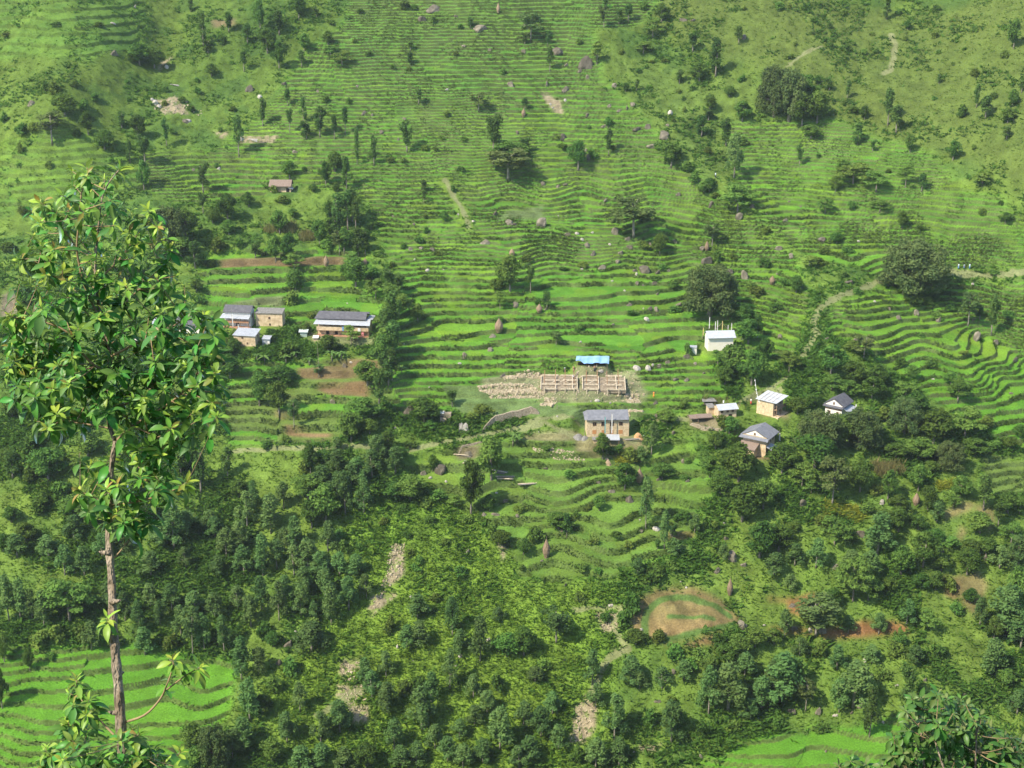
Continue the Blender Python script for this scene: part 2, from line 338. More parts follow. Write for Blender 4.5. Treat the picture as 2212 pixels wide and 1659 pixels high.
bright = np.clip(T_rice + T_rbot + zone([(2000,820),(2212,760),(2260,960),(2140,940)]) * .8, 0, 1)[..., None]; paint(tread * bright * 0.8, C(.095, .245, .020) * (0.85 + .3 * n2))
rs = C(.062, .125, .028) * (1 - n3) + C(.125, .140, .055) * n3; paint(riser[..., None] * (.74 - .2 * T_below[..., None] - .3 * (T_rice + T_rbot)[..., None]), rs * (0.7 + 0.6 * n2) * (1 - .30 * upf))
SOILS = [([(475,558),(600,550),(742,548),(738,566),(560,572),(478,572)], (.23,.135,.075)), ([(640,792),(765,776),(830,776),(805,800),(650,812)], (.22,.130,.070)),
    ([(680,826),(795,814),(800,858),(760,852),(700,846)], (.24,.130,.070)), ([(618,918),(718,930),(716,946),(622,938)], (.27,.145,.080)), ([(600,880),(660,890),(600,900)], (.19,.15,.06)),
    ([(2040,1105),(2110,1088),(2100,1112),(2040,1130)], (.24,.18,.08)), ([(2108,1095),(2145,1095),(2140,1150),(2112,1140)], (.25,.19,.08)), ([(2075,1145),(2095,1155),(2070,1175)], (.25,.18,.08)),
    ([(1655,1292),(1765,1285),(1762,1310),(1735,1340),(1700,1330),(1700,1305),(1655,1300)], (.29,.12,.055)), ([(1765,1352),(1870,1340),(1965,1355),(1965,1373),(1870,1374),(1765,1374)], (.30,.12,.055)),
    ([(1655,1360),(1760,1362),(1750,1374),(1655,1372)], (.27,.12,.055)), ([(2040,1250),(2110,1235),(2140,1260),(2110,1330),(2085,1310)], (.22,.16,.07)), ([(2035,1250),(2075,1265),(2070,1300),(2040,1290)], (.22,.13,.06)),
    ([(1130,935),(1250,925),(1262,948),(1120,952)], (.24,.19,.10)), ([(980,962),(1040,955),(1020,985),(985,990)], (.27,.19,.12)), ([(1240,945),(1390,945),(1400,975),(1330,985),(1240,975)], (.25,.19,.10)),
    ([(1150,800),(1370,800),(1400,850),(1380,870),(1160,862),(1030,855),(1040,815)], (.27,.24,.13)), ([(1490,900),(1560,905),(1600,930),(1500,925)], (.24,.17,.11)), ([(1630,975),(1680,985),(1670,1010),(1620,1000)], (.26,.17,.09)),
    ([(1655,880),(1700,880),(1700,912),(1640,905)], (.27,.18,.10)), ([(660,715),(810,722),(820,745),(670,745)], (.20,.19,.09)), ([(0,640),(38,620),(40,670),(0,690)], (.23,.16,.12)), ([(1420,1150),(1500,1155),(1500,1165),(1430,1162)], (.23,.12,.06)),
    ([(560,640),(610,632),(602,655),(500,655)], (.19,.19,.09)), ([(1100,455),(1180,445),(1175,470),(1075,475)], (.17,.20,.08)), ([(455,45),(510,45),(510,60),(460,65)], (.22,.15,.08)), ([(950,825),(1030,830),(1180,870),(1400,880),(1380,900),(1000,900)], (.155,.20,.07))]
for P_, c_ in SOILS: paint(zone(P_, 2, .5)[..., None] * 0.88, C(c_[0] * .80, c_[1] * .92, c_[2] * .90) * (0.65 + 0.6 * n2) * (0.8 + .4 * n3))
PALE = [[(848,1175),(878,1172),(872,1240),(850,1262),(828,1270),(845,1225)], [(805,1285),(862,1278),(835,1305),(812,1338),(800,1320)], [(745,1425),(792,1420),(785,1442),(750,1462),(735,1450)], [(735,1475),(770,1480),(785,1500),(730,1505)], [(755,1515),(800,1515),(800,1555),(765,1560)],
    [(1283,1325),(1330,1322),(1336,1368),(1300,1368)], [(1320,1405),(1362,1402),(1340,1420)], [(1245,1515),(1285,1508),(1282,1560),(1262,1602),(1228,1608),(1240,1560)], [(1385,1600),(1430,1605),(1425,1620),(1380,1615)],
    [(330,215),(385,208),(410,245),(350,245)], [(345,130),(372,118),(340,155)], [(460,280),(500,290),(480,300)], [(515,295),(600,292),(590,306),(520,308)], [(1165,195),(1210,210),(1215,245),(1190,235)], [(1085,1215),(1070,1170),(1090,1170)]]
for P_ in PALE: paint((zone(P_, 1, .5)[..., None] * (0.35 + 0.65 * (vn(XX, YY, .8, 210) > .35)[..., None])), C(.30, .255, .16) * (0.55 + 0.7 * vn(XX, YY, .7, 211)[..., None]))
ov = zone([(1362,1345),(1372,1300),(1420,1270),(1500,1268),(1560,1300),(1602,1340),(1565,1362),(1480,1378),(1440,1392),(1372,1380)], 2, .25); soilc = (C(.235, .150, .070) * (1 - n3) + C(.19, .165, .065) * n3) * (0.65 + .65 * n2); paint(ov[..., None] * .93, soilc)
paint(zone([(1475,1390),(1560,1368),(1555,1385),(1490,1398)], 1, .2)[..., None] * .9, soilc)
for pts, w in [([(1394,1372),(1392,1345),(1398,1318),(1425,1298),(1465,1290),(1500,1294),(1540,1312),(1575,1330)], .7), ([(1446,1334),(1490,1332),(1540,1338)], .5), ([(1430,1386),(1480,1374),(1540,1360),(1580,1352)], .5)]:
    paint(ss(w + .5, w - .2, line_d(W1(pts)))[..., None] * .9, C(.07, .14, .03) * (0.7 + .6 * n2))
paint(pathm[..., None] * 0.85, C(.195, .210, .095) * (0.75 + 0.5 * n2))
near = ss(232, 215, YY)[..., None]; paint(near, C(.06, .11, .03) * (0.7 + .6 * n2))
m_ground = bpy.data.materials.new("terraced_ground"); m_ground.use_nodes = True
N = m_ground.node_tree.nodes; L = m_ground.node_tree.links; p = N["Principled BSDF"]; p.inputs["Roughness"].default_value = 0.95; p.inputs["Specular IOR Level"].default_value = 0.1
a = N.new("ShaderNodeAttribute"); a.attribute_name = "Col"; tc = N.new("ShaderNodeTexCoord"); nz = N.new("ShaderNodeTexNoise"); nz.inputs["Scale"].default_value = 2.5; nz.inputs["Detail"].default_value = 5
L.new(tc.outputs["Object"], nz.inputs["Vector"]); mr = N.new("ShaderNodeMapRange"); mr.inputs[1].default_value = .3; mr.inputs[2].default_value = .7; mr.inputs[3].default_value = .72; mr.inputs[4].default_value = 1.28; L.new(nz.outputs["Fac"], mr.inputs[0])
mv = N.new("ShaderNodeVectorMath"); mv.operation = 'SCALE'; L.new(a.outputs["Color"], mv.inputs[0]); L.new(mr.outputs[0], mv.inputs["Scale"]); L.new(mv.outputs[0], p.inputs["Base Color"])
bp = N.new("ShaderNodeBump"); bp.inputs["Strength"].default_value = .5; bp.inputs["Distance"].default_value = .25; L.new(nz.outputs["Fac"], bp.inputs["Height"]); L.new(bp.outputs[0], p.inputs["Normal"])
V = np.stack([XX, YY, Z], -1).reshape(-1, 3).astype(np.float32); CF = colr.reshape(-1, 3)
nr, nc = Z.shape; ii = np.arange(nr * nc).reshape(nr, nc)
Q = np.stack([ii[:-1, :-1], ii[:-1, 1:], ii[1:, 1:], ii[1:, :-1]], -1).reshape(-1, 4)
pf = pathm.reshape(-1)[Q].mean(1) > 0.5
def sub(name, sel):
    used = np.unique(Q[sel]); rm = np.zeros(nr * nc, np.int32); rm[used] = np.arange(len(used))
    o = bpy.data.objects.new(name, mesh_np(name, V[used], rm[Q[sel]], m_ground, CF[used])); link(o); tag(o, kind='structure'); return o
sub("hillside", ~pf); sub("path", pf)
ZG = Z; zf = lambda x, y: gsample(ZG, x, y)
def at(px, py):
    x, y, z = march(px, py, zf); return Vector((x, y, z))
def mpp(v): return (v.y * ca - v.z * sa) / F_PX          # metres per photo unit at a point
def ground(x, y): return float(zf(x, y))

# ------------------------------------------------------------------ grass and low growth nobody could count
def scatter(prob, n, cell_area=True):
    rows = slice(np.searchsorted(Y, 232), np.searchsorted(Y, 545)); Pm = prob[rows, 30:-30]
    a_ = (np.gradient(YY, axis=0) * np.gradient(XX, axis=1))[rows, 30:-30] * np.clip(Pm, 0, None); cdf = np.cumsum(a_.ravel()); cdf /= cdf[-1]
    idx = np.searchsorted(cdf, rng.random(n)); r_, c_ = np.unravel_index(idx, Pm.shape)
    y = Y[r_ + rows.start] + (rng.random(n) - .5) * .27; s_ = S[c_ + 30] + (rng.random(n) - .5) * 7e-4; x = s_ * (y + 60)
    return x, y, gsample(ZG, x, y), r_ + rows.start, c_ + 30
m_tuft = leaf_mat("grass_blades", (1,1,1), (1,1,1), rand=0, trans=.45, attr=True)
def tufts(name, prob, n, h, w, c1, c2, blades=3, lean=.35, mixg=.4):
    x, y, z, r_, c_ = scatter(prob, n); N_ = n * blades
    X0 = np.repeat(x, blades) + rng.normal(0, w * .5, N_); Y0 = np.repeat(y, blades) + rng.normal(0, w * .5, N_); Z0 = np.repeat(z, blades) - .08
    hh = h * (0.5 + rng.random(N_) * .9) * np.repeat(0.6 + .8 * rng.random(n), blades); an = rng.random(N_) * 6.283; ww = w * (0.35 + .5 * rng.random(N_))
    lx = rng.normal(0, lean, N_) * hh; ly = rng.normal(-.15, lean, N_) * hh
    A = np.stack([X0 - np.cos(an) * ww * .5, Y0 - np.sin(an) * ww * .5, Z0], -1); B = np.stack([X0 + np.cos(an) * ww * .5, Y0 + np.sin(an) * ww * .5, Z0], -1)
    Cc = np.stack([X0 + lx * .5 + np.cos(an) * ww * .7, Y0 + ly * .5 + np.sin(an) * ww * .7, Z0 + hh * .6], -1); D = np.stack([X0 + lx, Y0 + ly, Z0 + hh], -1)
    Vv = np.stack([A, B, Cc, D], 1).reshape(-1, 3); Ff = np.arange(N_ * 4).reshape(-1, 4)
    t = np.clip(np.repeat(fbm(x, y, 9, 300, 2), blades) * .6 + rng.random(N_) * .5 - .05, 0, 1)[:, None]
    g_ = np.repeat(colr[r_, c_], blades, axis=0); cc = (C(*c1) * (1 - t) + C(*c2) * t) * (1 - mixg) + g_ * mixg * 1.05
    o = bpy.data.objects.new(name, mesh_np(name, Vv, Ff, m_tuft, np.repeat(cc, 4, axis=0))); link(o); return o
free = (1 - tw) * (1 - padw) * (1 - pathm) * (1 - ov) * ss(232, 240, YY)
bare = np.zeros(H.shape, np.float32)
for P_, c_ in SOILS: bare = np.maximum(bare, zone(P_, 1, .5))
for P_ in PALE: bare = np.maximum(bare, zone(P_, 1, .5) * .9)
free = free * (1 - bare)
lowz = ss(-100, -112, H)
o = tufts("tall_grass", free * (lowz * (.35 + tall) + .12), 75000, .40, .50, (.092, .215, .030), (.190, .305, .042), lean=1.4, mixg=.4)
tag(o, 'tall yellow-green grass growing over the unfarmed slopes', 'grass', kind='stuff')
o = tufts("undergrowth", free * ss(.42, .62, fbm(XX, YY, 11, 310, 3)) * (.25 + lowz) * (1 - .7 * tall), 42000, .7, .85, (.060, .165, .030), (.120, .255, .040), blades=5, lean=1.0, mixg=.3)
tag(o, 'leafy low undergrowth in dark patches across the hillside', 'undergrowth', kind='stuff')
yz = zone([(1788,1098),(1862,1096),(1858,1122),(1790,1120)], 2) + zone([(1322,972),(1352,972),(1352,994),(1322,994)], 1) + zone([(2020,1050),(2070,1050),(2068,1062),(2022,1062)], 1)
o = tufts("flowering_vines", yz, 2600, .7, .30, (.12, .24, .03), (.62, .58, .08), blades=3, lean=.8, mixg=0); tag(o, 'yellow-flowering vines sprawling among the green at right and by the brick house', 'flowering vine', kind='stuff')
mz = zone([(1875,1000),(1948,1004),(1944,1030),(1884,1024)], 1) + zone([(650,508),(672,508),(672,520),(650,520)], 1) + zone([(565,495),(640,490),(640,505),(570,508)], 1) * .5 + zone([(1585,880),(1560,862),(1500,858),(1510,866)], 1) * .4
o = tufts("maize_stalks", mz, 1500, 1.5, .2, (.13, .23, .04), (.42, .33, .16), blades=3, lean=.18, mixg=.1); tag(o, 'thin stands of half-dry maize stalks', 'maize', kind='stuff')
o = tufts("bank_weeds", riser * ss(.30, .62, fbm(XX, YY, 6, 320, 3)) * (1 - bare) * (1 - .72 * ss(-96, -80, H)) * (1 - .75 * T_rice) * (1 - T_rbot), 85000, .38, .40, (.070, .150, .028), (.150, .215, .046), blades=2, lean=.9, mixg=.35)
tag(o, 'rough weeds covering the banks between the terraces', 'weeds', kind='stuff')
# ------------------------------------------------------------------ trees and bushes: a few of each kind are grown, then copied one by one
def leafcloud(lobes, per, size, flat=.0, up=.25, jit=.7):
    L_ = np.array(lobes, float); n = len(L_) * per; Lr = np.repeat(L_, per, axis=0)
    d = rng.normal(size=(n, 3)); d[:, 2] += up; d /= np.linalg.norm(d, axis=1)[:, None]
    rad = (.40 + .72 * rng.random(n) ** .6)[:, None]
    c = Lr[:, :3] + d * rad * Lr[:, 3:6]
    nrm = d + rng.normal(0, jit, (n, 3)); nrm[:, 2] += flat; nrm /= np.linalg.norm(nrm, axis=1)[:, None]
    t = np.cross(nrm, rng.normal(size=(n, 3))); t /= np.linalg.norm(t, axis=1)[:, None]; b = np.cross(nrm, t)
    s = (size * (.55 + .9 * rng.random(n)))[:, None]
    Vv = np.stack([c - t * s * .75, c - b * s * .42, c + t * s * .75, c + b * s * .42], 1).reshape(-1, 3)
    return Vv, np.arange(n * 4).reshape(-1, 4)
def lob(W_, Hh, z0, z1, n, r, rz=None, prof_=None):
    out = []
    for i in range(n):
        t = (i + rnd.random()) / n; z = z0 + (z1 - z0) * t
        w = prof_(t) if prof_ else math.sqrt(max(0, 1 - (2 * t - 1) ** 2)); a_ = rnd.random() * 6.283; q_ = math.sqrt(rnd.random())
        rr_ = r * (.7 + .6 * rnd.random()); R_ = max(0, W_ / 2 * w - rr_ * .6)
        out.append((math.cos(a_) * R_ * q_, math.sin(a_) * R_ * q_, z, rr_, rr_, (rz or r) * (.7 + .6 * rnd.random())))
    return out
MT = {  # foliage and bark by kind
 's': leaf_mat("slender_tree_leaves", (.062,.150,.038), (.120,.235,.055), .28, .02, trans=.4),
 'r': leaf_mat("broadleaf_leaves", (.066,.165,.034), (.130,.260,.050), .32, .025, trans=.4, clump=.8),
 'e': leaf_mat("forest_leaves", (.088,.195,.058), (.155,.280,.080), .25, .02, trans=.4, clump=.8),
 'f': leaf_mat("feathery_leaves", (.095,.215,.042), (.160,.300,.058), .22, .025),
 'k': leaf_mat("old_tree_leaves", (.085,.155,.050), (.145,.210,.066), .18, .015, clump=.5),
 'p': leaf_mat("sparse_leaves", (.080,.160,.046), (.140,.230,.070), .22, .03),
 'b': leaf_mat("bush_leaves", (.070,.170,.034), (.135,.260,.048), .32, .035)}
m_bark = mat("grey_bark", (.17,.15,.12), (.30,.27,.21), 3, .95, .3); m_pale = mat("pale_bark", (.20,.18,.14), (.34,.31,.25), 3, .9, .2)
def trunk_mb(Hh, r, top, lobes, nl, bend=.3):
    mb = MB(); bx, by = rnd.uniform(-bend, bend), rnd.uniform(-bend, bend)
    pts = [(bx * t * t, by * t * t, -.5 + (top * Hh + .5) * t) for t in (0, .2, .45, .7, 1)]; mb.tube(pts, [r * 1.35, r, r * .85, r * .6, r * .3], 7)
    for lb in rnd.sample(lobes, min(nl, len(lobes))):
        zb = max(.15 * Hh, min(lb[2] * .75, top * Hh * .9)); t = (zb + .5) / (top * Hh + .5); p0 = Vector((bx * t * t, by * t * t, zb)); p1 = Vector(lb[:3])
        mb.tube([p0, p0.lerp(p1, .5) + Vector((0, 0, .06 * Hh * rnd.random())), p1], [r * .45, r * .32, r * .14], 5)
    return mb
def crown(kind, i):
    if kind == 's': W_, Hh = 2.6, 8.0; lb = lob(W_, Hh, 1.5 + i * .5, 7.5, 11, .72, .85, lambda t: .75 + .35 * math.sin(6 * t + i * 2)); per, sz = 120, .27; tr = (.13, .9, 3)
    elif kind == 'r': W_, Hh = 5.0, 6.5; lb = lob(W_, Hh, 1.9, 5.9, 20, .95, .8); per, sz = 130, .29; tr = (.17, .75, 5)
    elif kind == 'e': W_, Hh = 3.8, 8.0; lb = lob(W_, Hh, 2.2, 7.5, 20, .68, .8, lambda t: 1.05 - .75 * t ** 1.4); per, sz = 95, .26; tr = (.12, .92, 6)
    elif kind == 'f': W_, Hh = 7.0, 6.0; lb = lob(W_, Hh, 2.4, 5.7, 24, 1.05, .26, lambda t: 1.1 - .5 * t); per, sz = 100, .27; tr = (.15, .8, 8)
    elif kind == 'k': W_, Hh = 12., 11.; lb = lob(W_, Hh, 1.7, 10., 90, 1.25, 1.15, lambda t: math.sqrt(max(0, 1 - (1.25 * t - .35) ** 2)) ** .8); per, sz = 170, .32; tr = (.5, .6, 12)
    elif kind == 'p': W_, Hh = 4.0, 9.0; lb = lob(W_, Hh, 3.8, 8.6, 20, .62, .5, lambda t: .95); per, sz = 80, .27; tr = (.11, .9, 7)
    elif kind == 'b': W_, Hh = 2.4, 1.8; lb = lob(W_, Hh, .25, 1.4, 9, .55, .5, lambda t: 1.05 - .4 * t); per, sz = 75, .23; tr = (.04, .6, 3)
    Vv, Ff = leafcloud(lb, per, sz, flat=.9 if kind == 'f' else .15); Vv[:, 2] = np.maximum(Vv[:, 2], -.1)
    Wr = max(np.ptp(Vv[:, 0]), np.ptp(Vv[:, 1])) * .92; Hr = Vv[:, 2].max()
    return mesh_np("crown", Vv, Ff, MT[kind]), trunk_mb(Hh, tr[0], tr[1], lb, tr[2], bend=.05 * Hh).mesh("trunk", m_pale if kind in 'pe' else m_bark, True), Wr, Hr
PROTO = {k_: [crown(k_, i) for i in range(n_)] for k_, n_ in dict(s=5, r=6, e=5, f=3, k=3, p=3, b=4).items()}
NAME = dict(s='slender_tree', r='broadleaf_tree', e='forest_tree', f='spreading_tree', k='old_tree', p='tall_bare_trunk_tree', b='bush')
LOOK = dict(s='slender column-like dark green tree', r='round-crowned leafy green tree', e='grey-green woodland tree', f='flat-layered light green tree', k='huge dense dark spreading tree', p='thin tree with bare pale trunk', b='low green bush')
GRP = dict(s='slender lopped trees on the terraces', r='round leafy trees on the hillside', e='woodland trees on the lower slope', f='flat-layered trees on the hillside', k='large old shade trees', p='bare-trunked trees', b='bushes dotted over the hillside')
MARK = [("the long slate-roofed house",741,705),("the tan two-storey brick house",1312,915),("the white house with flagpoles",1556,740),("the square tan house with pale roof",1668,870),("the white gabled house",1812,885),
 ("the lower ochre slate-roofed house",1640,955),("the blue tarpaulin shelter",1278,780),("the timber building site",1260,825),("the lone brown-roofed house",606,400),("the great fig tree beside the path",1972,570),
 ("the dark grove of old trees",1700,200),("the fig tree above the white house",1537,635),("the largest upper boulder",1265,130),("the oval brown field",1480,1330),("the red soil strip",1870,1365),("the bend of the dirt path",1760,690),
 ("the photo's top left corner",20,20),("the photo's top right corner",2190,20),("the grassy spur's cliff",110,210),("the dark cliff scrub",310,110),("the bright lower left paddies",250,1520),("the bright bottom right paddy",1700,1610),
 ("the upper pale landslide",850,1230),("the lower pale landslide",765,1450),("the pale scar at bottom centre",1262,1560),("the tall bare tree mid-terraces",1370,470),("the timber stacks",1100,1035),("the foreground tree's trunk",245,1350),
 ("the photo's left edge",10,1000),("the photo's right edge",2200,1250),("the small tin-roofed house",1565,890),("the ochre mud block",582,690),("the round grey boulder by timber",950,1015),("the green field crescent",1280,1190),
 ("the photo's bottom edge centre",1050,1640),("the photo's top edge centre",1000,10),("the right-hand grass slope",2000,150),("the rocky scree",380,220),("the white rock slabs",545,300),("the tan maize patch",1850,1040),("the brown terraced plots",740,830),
 ("the narrow goat path",1335,1390),("the bare pale-trunked pair",640,1380),("the foreground shrub",2050,1560),("the white scrubby terraces",1400,330),("the tan strips at right",2110,1290),("the central tree pair",1100,590)]
ORD = ["nearest", "second nearest", "third nearest", "fourth nearest", "fifth nearest", "sixth nearest", "seventh nearest", "eighth nearest", "ninth nearest", "tenth nearest", "eleventh nearest", "twelfth nearest", "thirteenth nearest", "fourteenth nearest", "fifteenth nearest"]
ALL = []                                        # (object, look, px, py): labelled together at the end, by what stands near
def later_label(o, look, px, py): ALL.append((o, look, px, py))
def label_all():
    b_ = {}
    for o, look, px, py in ALL:
        d, nm, mx_, my_ = min((math.hypot(px - a1, (py - a2) * 1.15), nm, a1, a2) for nm, a1, a2 in MARK)
        dx, dy = px - mx_, py - my_; hv = ("right of" if dx > 0 else "left of") if abs(dx) > abs(dy) else ("below" if dy > 0 else "above")
        b_.setdefault((look, hv, nm), []).append((d, o))
    for (look, hv, nm), lst in b_.items():
        lst.sort(key=lambda t: t[0])
        for i, (d, o) in enumerate(lst):
            o["label"] = f"{look} {hv} {nm}" if len(lst) == 1 else f"{look}, {ORD[min(i, 14)]} {hv} {nm}"
def tile(c, r, s):
    out = []
    for it in s.replace("\n", ";").split(";"):
        it = it.split()
        if len(it) < 5: continue
        x, y, h, w = map(float, it[:4]); out.append(((0, 553.0, 1106.0, 1656.6)[c] + x * .25109, (0, 416.6, 827.1, 1242.4)[r] + y * .25109, h * .25109, w * .25109, it[4]))
    return out
TREES = []
TREES += tile(0,0,"""1750 400 290 70 s;1930 380 120 80 b;1790 460 120 70 s;1820 660 110 100 r;1970 280 170 80 s;2130 380 170 80 s;2100 620 180 60 s;1640 100 110 60 s;1700 710 60 60 b;470 800 150 160 b;400 780 110 120 b;560 1000 200 200 r;450 1240 260 130 p;760 1160 200 120 r;1190 1190 200 110 r;1050 1110 150 70 s;1435 1260 240 60 s;2055 1340 340 90 s;190 1150 130 130 b;300 1130 110 120 b;40 1050 120 100 b;1250 1420 250 110 s;1240 1640 260 110 r;1120 1400 180 60 s;900 1290 170 150 r;970 1300 90 70 b;420 1450 100 70 b;1750 1659 260 90 s;1870 1440 60 60 b;180 1320 130 60 b;720 940 120 160 b;1200 560 190 170 r;1330 590 180 160 r;1110 520 120 110 b;60 320 60 120 b;1240 480 150 170 b;160 230 50 90 b;480 220 50 110 b;860 230 50 110 b;640 750 90 120 b;500 900 130 130 b;820 860 90 100 b;660 1180 120 90 b;1430 790 70 80 b;1700 800 70 90 b;1560 870 60 90 b;1640 960 80 90 b;2000 960 70 90 b;1420 910 70 80 b;1480 1160 90 80 b;1900 1130 60 60 b""")
TREES += tile(1,0,"""40 280 280 100 r;100 460 220 140 r;200 590 230 120 r;200 300 200 110 s;370 160 200 120 r;415 440 150 100 r;395 580 140 80 s;620 390 120 100 r;740 560 120 170 f;640 480 90 130 f;850 370 60 60 b;970 470 60 90 b;1330 440 80 60 s;1325 550 100 60 s;1290 80 90 120 b;1360 80 60 80 b;1530 190 70 90 b;1760 250 60 70 b;1845 240 90 60 s;1310 610 50 70 b;60 1090 240 70 s;275 910 140 60 s;290 1140 200 50 s;410 1050 210 55 s;435 1200 160 80 s;550 1180 250 100 s;675 1200 210 60 s;770 1160 230 60 s;595 880 80 80 b;800 880 60 80 b;870 1420 300 50 s;1015 1430 260 60 s;1300 1310 270 110 s;1400 900 130 70 s;1915 960 160 90 p;2040 1400 400 120 s;2110 1400 180 220 f;2170 1560 250 220 p;1640 1000 70 90 b;1600 1200 50 70 b;1450 1290 60 90 b;1540 1290 50 80 b;1790 1210 50 90 b;290 1540 150 130 r;680 1480 180 120 r;600 1590 200 100 r;780 1640 280 80 s;680 1640 100 90 b;1150 1400 70 100 b;1270 1400 60 90 b;1760 1470 50 110 b;1445 1650 110 60 s;1690 1650 80 60 b;420 1480 60 70 b;490 1650 70 70 r;150 1659 90 110 b;2120 640 80 80 b;520 150 90 50 s;640 210 50 110 b;890 110 50 90 b;1720 470 40 70 b;1180 590 40 70 b""")
TREES += tile(2,0,"""800 60 70 60 s;1000 190 150 80 s;920 210 130 70 s;1120 80 90 120 b;1285 190 160 110 r;1210 330 170 150 f;790 240 180 50 p;160 350 230 120 p;110 380 100 50 s;305 400 110 45 s;325 620 200 60 s;580 380 60 90 b;730 560 180 110 f;740 400 60 80 b;1130 460 100 150 f;940 460 60 80 b;1555 450 160 90 s;1750 660 320 110 s;1610 700 160 150 r;1440 720 120 70 s;1550 770 60 80 b;1430 800 50 70 b;1070 780 100 40 s;975 790 80 60 r;2000 90 60 50 b;1950 380 150 70 s;1700 950 140 100 r;1690 1040 100 90 s;1630 1180 180 100 s;1980 1050 180 150 r;1980 700 80 90 b;1870 830 90 90 r;1840 1260 240 90 s;1950 1240 90 150 b;1910 1530 370 170 e;1690 1320 80 90 b;1370 1440 200 180 r;1500 1480 130 160 b;1560 1560 90 150 b;830 1340 220 70 s;825 1100 90 80 r;110 940 100 60 s;110 1310 120 80 s;570 1460 240 160 r;690 1380 130 110 b;400 1200 50 80 b;860 1300 60 80 b;660 1110 50 60 b;1250 1290 90 110 b;430 1280 60 120 b;60 1360 120 150 r;1740 1580 60 60 b;1650 1659 100 120 r;1700 1659 130 100 r;1390 1050 50 60 b;1080 620 50 80 b;1320 530 40 90 b;1200 540 40 90 b;1480 960 60 60 b;1470 860 50 50 b""")
TREES += tile(3,0,"""110 90 100 110 b;200 80 60 50 b;330 90 80 80 b;450 60 70 70 b;650 130 80 90 b;815 130 50 50 b;1030 170 180 60 s;1130 120 60 100 b;1460 90 70 90 b;540 250 80 60 b;1210 260 80 60 r;1190 350 60 70 b;1780 280 100 80 b;1450 330 90 90 b;2120 420 250 120 r;2050 500 100 100 b;540 400 60 100 b;240 390 50 60 b;680 440 90 80 b;840 460 60 90 b;940 460 80 80 b;200 510 70 110 b;60 1000 420 260 k;190 1030 420 280 k;300 1100 300 210 r;430 1060 270 170 r;350 900 250 170 r;380 1190 120 150 r;535 780 110 60 s;435 730 80 60 r;690 850 160 50 s;1040 1080 310 100 s;1110 1150 240 110 s;1160 1090 90 80 b;840 1030 120 90 r;740 980 70 90 r;780 1250 180 90 s;910 1300 100 50 s;1230 1310 150 80 r;1600 1380 170 120 r;1800 930 200 60 s;1880 1020 190 110 s;2110 920 150 90 r;2190 800 110 60 s;2070 1060 130 120 r;2060 1200 110 80 s;1480 720 80 40 s;1790 660 100 100 b;1680 1010 150 130 b;1440 860 50 70 b;280 1420 180 60 s;450 1350 50 60 b;740 1580 170 280 f;650 1500 130 130 f;940 1640 170 200 f;590 1650 140 110 r;1190 1620 210 130 f;1330 1650 160 80 s;1850 1600 120 140 f;1780 1280 60 60 b;1040 1490 60 80 b;1730 1540 60 60 b;1940 850 80 90 b;1580 260 50 60 b;1480 460 50 70 b;1600 560 40 60 b;900 300 40 60 b;380 290 40 60 b;1400 610 40 60 b;1700 430 40 60 b""")
TREES += tile(0,1,"""1450 520 400 300 k;1600 400 260 200 r;1560 560 190 200 r;1750 180 180 70 s;1960 230 220 170 r;1830 260 120 110 r;2140 120 130 100 r;1970 360 130 130 r;2060 470 80 60 b;1680 650 230 110 s;1810 640 70 80 b;1880 500 120 130 b;2200 560 140 80 s;1690 850 110 110 r;1720 940 60 80 b;1050 760 250 200 r;1300 880 200 200 r;200 950 150 160 b;200 180 100 120 b;1980 1600 200 200 r;1900 1450 150 170 r;2010 1370 120 120 r;100 1200 150 170 b;60 1659 180 150 r;300 1600 150 150 r;1950 1300 70 90 b;1780 1560 160 150 r;700 900 150 150 b;60 500 80 110 b""")
TREES += tile(1,1,"""205 350 200 130 r;320 220 90 80 r;220 90 100 160 b;170 600 220 130 r;290 600 230 130 r;260 580 90 100 b;330 670 130 150 f;340 850 190 140 r;320 950 120 110 b;630 360 150 110 r;550 460 220 110 r;700 300 290 130 s;790 320 330 110 s;860 350 300 90 s;640 250 180 110 r;880 550 250 90 s;760 500 200 140 r;720 540 200 70 p;940 540 220 80 s;990 320 90 80 r;950 410 90 80 r;620 480 90 120 b;860 810 250 230 r;820 640 130 120 f;1000 740 100 120 b;980 840 80 90 b;1030 900 160 160 f;1230 830 140 110 s;1180 960 170 140 r;1230 1060 180 200 f;1150 1180 200 140 r;1390 1100 150 130 r;1130 1400 240 190 r;1100 1500 270 170 r;1170 1600 260 110 s;1090 1659 150 150 r;960 1659 210 200 r;1445 90 110 45 s;1690 190 70 60 b;1625 250 90 70 r;1465 350 60 50 s;2185 850 320 210 r;2080 820 80 130 b;820 1310 160 140 f;330 1220 90 100 b;420 1200 80 120 b;620 1370 150 160 r;300 1400 130 150 b;540 1590 110 50 p;320 1600 80 80 b;210 1670 180 200 r;30 1659 140 110 r;2100 1000 150 120 f;1270 480 50 60 b;2095 1120 70 100 b;1180 640 60 50 b;470 1080 60 80 b;1400 430 45 90 b;1450 210 40 80 b;1560 540 40 70 b;1100 1290 110 90 b;1000 1390 60 90 b;130 1240 80 110 b""")
TREES += tile(1,1,"""1150 900 260 120 s;1200 1150 300 130 s;1130 1300 300 150 s;1180 1420 300 140 s;1090 1520 260 130 s;1140 1660 280 120 s;700 420 260 120 s;830 250 300 110 s""")
